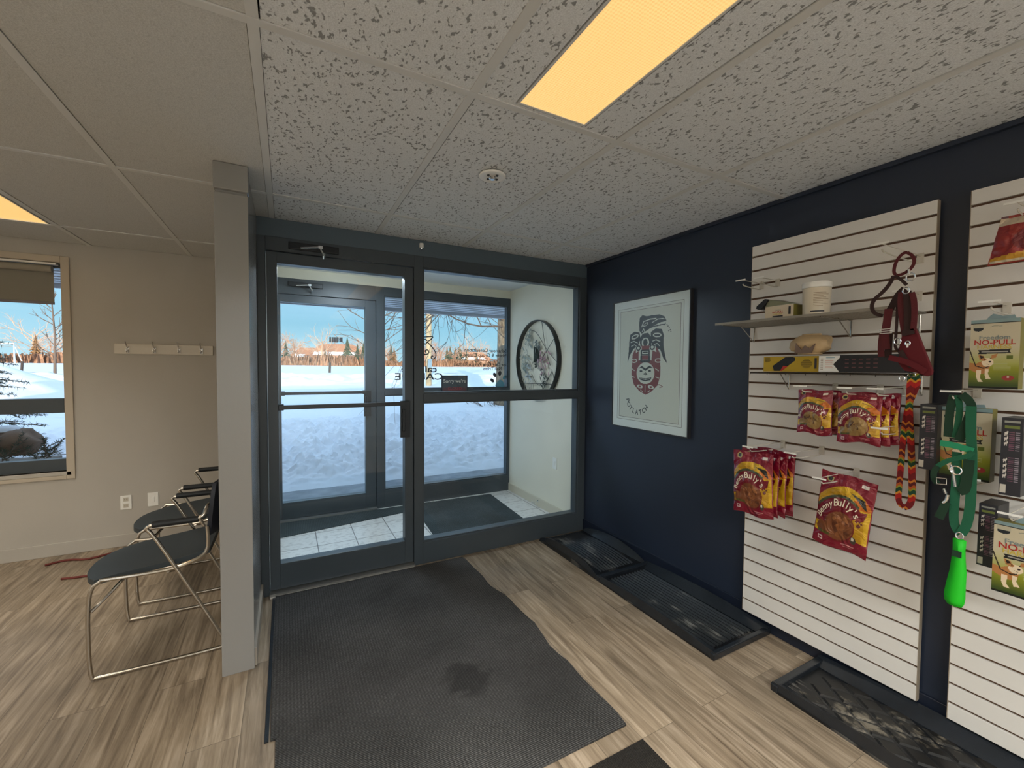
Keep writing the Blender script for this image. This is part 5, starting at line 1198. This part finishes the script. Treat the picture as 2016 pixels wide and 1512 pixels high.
def conifer(h, w, M, seed, lev=9, nk=11):
    rng = random.Random(seed); b = MB(); vs = []; fs = []
    for l_ in range(lev):
        z0 = h*(.08+.86*l_/lev); r = w*(1-l_/lev)*rng.uniform(.85, 1.1)+.04; 
        for k in range(nk):
            a = 2*PI*k/nk+rng.uniform(-.2, .2)+l_; rr = r*rng.uniform(.65, 1.15); i = len(vs)
            vs += [(0, 0, z0+h*.17), (math.cos(a-.3)*rr*.55, math.sin(a-.3)*rr*.55, z0+h*.03), (math.cos(a)*rr, math.sin(a)*rr, z0-h*.02), (math.cos(a+.3)*rr*.55, math.sin(a+.3)*rr*.55, z0+h*.03), (0, 0, z0+h*.02)]
            fs += [(i, i+1, i+2), (i, i+2, i+3), (i+4, i+2, i+1), (i+4, i+3, i+2)]
    b.add(vs, fs, M); b.tube([(0, 0, -.2), (0, 0, h*.95)], (w*.08, .02), TWIG, n=5); return b
cn = [(72, 78, 0, 5.2, 1), (205, 60, 0, 4, 0), (540, 95, 0, 5.5, 0), (563, 85, 0, 6, 0), (640, 100, 0, 5.2, 0), (684, 85, 0, 7.5, 0), (704, 80, 0, 5.6, 0), (716, 82, 0, 6, 0), (770, 90, 0, 6, 0), (880, 95, 0, 6.4, 0), (886, 100, 0, 7, 0), (896, 90, 0, 6, 0), (905, 92, 0, 7.4, 0), (918, 96, 0, 5.4, 0), (776, 84, 0, 5, 1), (938, 90, 0, 5, 0)]
DESC = ['brown conifer seen through the office window beside the thin bare tree', 'far conifer hidden behind the office wall', 'far conifer at the left edge of the door glass', 'far conifer just inside the left edge of the door glass', 'far conifer left of the small window decal', 'tallest far conifer near the outer door stile', 'far conifer right beside the outer door stile', 'bushy far conifer touching the outer door stile', 'far conifer between stile and mullion', 'far conifer above the scroll lettering', 'far conifer second of the clump past the pole', 'far conifer third of the clump past the pole', 'tallest conifer of the clump past the pole', 'short conifer at the right of the clump past the pole', 'brown far conifer between stile and mullion', 'far conifer behind the vinyl lettering']
for i, (px, Y, _, h, br2) in enumerate(cn):
    if i == 1: continue
    p = aty(px, 724, Y); o = conifer(h*.72, h*.20, BRN if br2 else PINE, i).build('conifer', loc=(p.x, Y, ter(p.x, Y)-.1)); tag(o, DESC[i], 'tree', 'conifers along the far treeline')
# leafless roadside trees: a few prototypes, copied
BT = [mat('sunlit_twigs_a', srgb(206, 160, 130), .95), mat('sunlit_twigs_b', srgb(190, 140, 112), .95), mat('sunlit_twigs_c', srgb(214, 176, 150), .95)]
protos = []
for s_ in range(3):
    rng = random.Random(40+s_); b = MB(); b.tube([(0, 0, 0), (.05, 0, 1.6), (0, 0, 3.2)], (.10, .04), BT[s_], n=5)
    for k in range(13): a = rng.uniform(0, 6.28); limb(b, Vector((0, 0, .5+k*.2)), Vector((math.cos(a), math.sin(a), 1.0)), 1.5, .045, 2, rng, BT[s_], .6, .0, 2)
    protos.append(b)
rng = random.Random(77); first = {}
for i in range(64):
    Y = rng.uniform(78, 120); ang = rng.uniform(-30.5, 32); X_ = math.tan(math.radians(ang))*Y
    if 26 < ang: continue
    k = i % 3; sc_v = rng.uniform(.7, 1.35)
    if k not in first: o = protos[k].build('leafless_tree'); first[k] = o
    else: o = first[k].copy(); COL.objects.link(o)
    o.location = (X_, Y, ter(X_, Y)-.1); o.scale = (sc_v*1.2, sc_v*1.2, sc_v); o.rotation_euler = (0, 0, rng.uniform(0, 6.28))
    where = 'beyond the office window' if ang < -17 else 'hidden behind the office wall' if ang < -1.2 else 'seen through the outer door glass' if ang < 9 else 'behind the outer door stile' if ang < 11 else 'seen through the sidelight'
    lb = '%s %s leafless tree in the %s far treeline %s' % ('tall' if sc_v > 1.1 else 'mid-sized' if sc_v > .88 else 'low', ('peach-toned', 'brown', 'pale')[k], 'nearer' if Y < 95 else 'hazier', where)
    tag(o, lb, 'tree', 'leafless trees, '+lb)
b = MB(); rng = random.Random(3); HED = mat('rusty_hedge', srgb(160, 120, 96), .95, noise_amt=.35, nscale=2)
for i in range(2600):
    Y = rng.uniform(74, 80); x = rng.uniform(-62, 62); z = ter(x, Y); hh = rng.uniform(.5, 1.5)*(1+.6*noise.noise(Vector((x*.08, 0, 0)))); w_ = rng.uniform(.15, .5); dx = rng.uniform(-.3, .3)
    b.add([(x-w_, Y, z-.1), (x+w_, Y, z-.1), (x+dx+w_*.3, Y+.1, z+hh), (x+dx-w_*.3, Y-.1, z+hh), (x, Y+w_, z-.1), (x, Y-w_, z-.1)], [(0, 1, 2, 3), (4, 5, 3, 2)], HED)
tag(b.build('hedge_thicket'), 'rust-coloured brush thicket along the far side of the snowy field', 'hedge', kind='stuff')
# far house roofs
for i, (px, Y, w_, hh, lb) in enumerate(((664, 105, 7, 3.2, 'far house with brown roof seen in the glass of the outer door'), (612, 110, 5, 2.6, 'far house with a snowy roof left of the brown-roofed one'), (925, 108, 6, 2.6, 'far house with snow on its roof past the pole'))):
    p = aty(px, 724, Y); z = ter(p.x, Y)
    t = thing('house', lb, 'house', (p.x, Y, z-.1)); HWm = mat('house_wall', srgb(196, 150, 124), .9); RF = mat('brown_shingles', srgb(170, 120, 96), .9)
    MB().box((-w_*.85, -2, 0), (w_*.85, 2, hh*.62), HWm).build('wall', t)
    MB().prism([(-w_, hh*.62), (w_, hh*.62), (w_*.45, hh*1.45), (-w_*.45, hh*1.45)], -2.3, 2.3, RF, lambda a, b_, h_: (a, h_, b_)).build('roof', t)
    MB().prism([(-w_*.75, hh*.66), (w_*.6, hh*.66), (w_*.55, hh*.9), (-w_*.7, hh*.9)], -2.42, -2.31, SNOWF, lambda a, b_, h_: (a, h_, b_)).build('snow_patch', t)
# pole, marker, goal, boulder, spruce
p = aty(844, 760, 24); pt = thing('utility_pole', 'tan wooden pole standing in the snow beyond the sidelight', 'pole', (p.x, 24, .4))
WP = mat('tan_pole', srgb(190, 166, 134), .85, noise_amt=.1, nscale=3); MB().tube([(0, 0, -.3), (0, 0, 9)], (.17, .15), WP, n=14).build('post', pt, smooth=True); MB().box((-.12, -.2, 1.1), (.12, -.15, 1.6), STEEL).build('plate', pt)
p = aty(649, 738, 33); mk = MB().tube([(0, 0, -.2), (.03, 0, .75)], .08, mat('dark_post', srgb(70, 60, 56), .9), n=8); tag(mk.build('marker_post', loc=(p.x, 33, ter(p.x, 33))), 'short dark post leaning in the snowy field behind the door glass', 'post')
p = aty(42, 745, 33); mk = MB().tube([(0, 0, -.2), (.06, 0, .65)], .06, mat('dark_post', srgb(70, 60, 56), .9), n=8); tag(mk.build('marker_post', loc=(p.x, 33, ter(p.x, 33))), 'short dark post leaning in the snow seen through the office window', 'post')
p = aty(29, 722, 62); gz = ter(p.x, 62); gl = thing('soccer_goal', 'white goal frame on the far field through the office window', 'goal', (p.x, 62, gz))
GW = mat('white_goal', srgb(240, 238, 232), .5); MB().tube([(0, 0, -.1), (0, 0, 2.1), (-5.5, 0, 2.1), (-5.5, 0, -.1)], .09, GW, n=8).build('goal_frame', gl); MB().tube([(0, 0, 2.0), (0, 1.6, 0)], .04, GW, n=6).tube([(-5.5, 0, 2.0), (-5.5, 1.6, 0)], .04, GW, n=6).build('back_stay', gl)
p = Vector((-2.52, 6.3, .69)); rk = MB(); vs = []; n1, n2 = 28, 16
for j in range(n2+1):
    for i in range(n1):
        a = 2*PI*i/n1; ph = PI*j/n2; d = Vector((math.cos(a)*math.sin(ph), math.sin(a)*math.sin(ph), math.cos(ph))); k = 1+.22*noise.noise(d*1.6+Vector((4, 2, 1)))+.07*noise.noise(d*5); vs.append((d.x*.24*k, d.y*.20*k, d.z*.15*k))
fs = [(j*n1+i, (j+1)*n1+i, (j+1)*n1+(i+1) % n1, j*n1+(i+1) % n1) for j in range(n2) for i in range(n1)]
rk.add(vs, fs, mat('brown_boulder', srgb(120, 96, 80), .8, noise_amt=.45, nscale=5, bump=.5, bscale=12)); 
bo = thing('garden_boulder', 'round brown boulder with snow outside the office window', 'rock', (p.x, 6.3, p.z)); rk.build('stone', bo, smooth=True)
MB().lathe([(.0, .175), (.06, .172), (.11, .15), (.13, .12)], SNOW, (-.05, 0, .0), 16).build('snow_cap', bo, smooth=True)
pl = thing('stone_planter', 'grey timber planter under the boulder outside the office window', 'planter', (p.x-.15, 6.25, -.12))
PT = mat('grey_timber', srgb(110, 102, 96), .85, noise_amt=.2, nscale=9)
hgt = .96
MB().box((-.9, -.35, 0), (.36, .45, hgt*.55), PT).build('box', pl, bevel=.01); MB().box((-.92, -.37, hgt*.55), (.38, .47, hgt*.55+.05), PT).build('cap', pl, bevel=.01)
def needles(b, base, tip, L, nn, rng, M):
    ax = (tip-base)
    for k in range(nn):
        t_ = rng.uniform(.0, 1); q = base+ax*t_; d = Vector((rng.uniform(-1, 1), rng.uniform(-1, 1), rng.uniform(-.6, .8))).normalized()+ax.normalized()*.6; d.normalize(); s_ = d.orthogonal().normalized()*.0035
        e_ = q+d*L; b.add([q-s_, q+s_, e_], [(0, 1, 2)], M)
JG = mat('juniper_green', srgb(60, 76, 62), .95, noise_amt=.3, nscale=9)
jn = MB(); rng = random.Random(31)
for k in range(90):
    a = rng.uniform(0, 2*PI); r = rng.uniform(.05, .5); c0 = Vector((math.cos(a)*r*1.3-.1, math.sin(a)*r*.55, .12+rng.uniform(-.05, .08))); c1 = c0+Vector((rng.uniform(-.15, .15), rng.uniform(-.12, .12), rng.uniform(.05, .2))); jn.tube([c0, c1], .004, TWIG, n=4); needles(jn, c0, c1, .045, 45, rng, JG)
jt = tag(jn.build('juniper', loc=(p.x-.1, 6.15, -.12+hgt*.55+.02)), 'low dark green juniper in front of the boulder outside the office window', 'shrub')
sp = thing('spruce_tree', 'dark spruce at the left edge of the photo with boughs reaching across the office window', 'tree', (-4.0, 7.6, 0)); b = MB(); b.tube([(0, 0, -.1), (0, 0, 2.3)], (.09, .03), TWIG, n=8); b.build('trunk', sp); b = MB(); rng = random.Random(14)
for k in range(64):
    z = .45+k*.027; a = rng.uniform(0, 2*PI) if k % 2 else rng.uniform(-.9, .0); L = (1.65-.38*z)*rng.uniform(.8, 1.1); c0 = Vector((0, 0, z)); c1 = c0+Vector((math.cos(a)*L, math.sin(a)*L, -.12*L)); b.tube([c0, (c0+c1)/2+Vector((0, 0, .02)), c1], (.010, .004), TWIG, n=4); needles(b, c0, c1, .06, 90, rng, JG)
    for s_ in (-1, 1):
        for fr in (.5, .75): c2 = c0+(c1-c0)*fr; c3 = c2+Vector((math.cos(a+s_*.7), math.sin(a+s_*.7), -.15))*.32; needles(b, c2, c3, .05, 60, rng, JG)
b.build('boughs', sp)
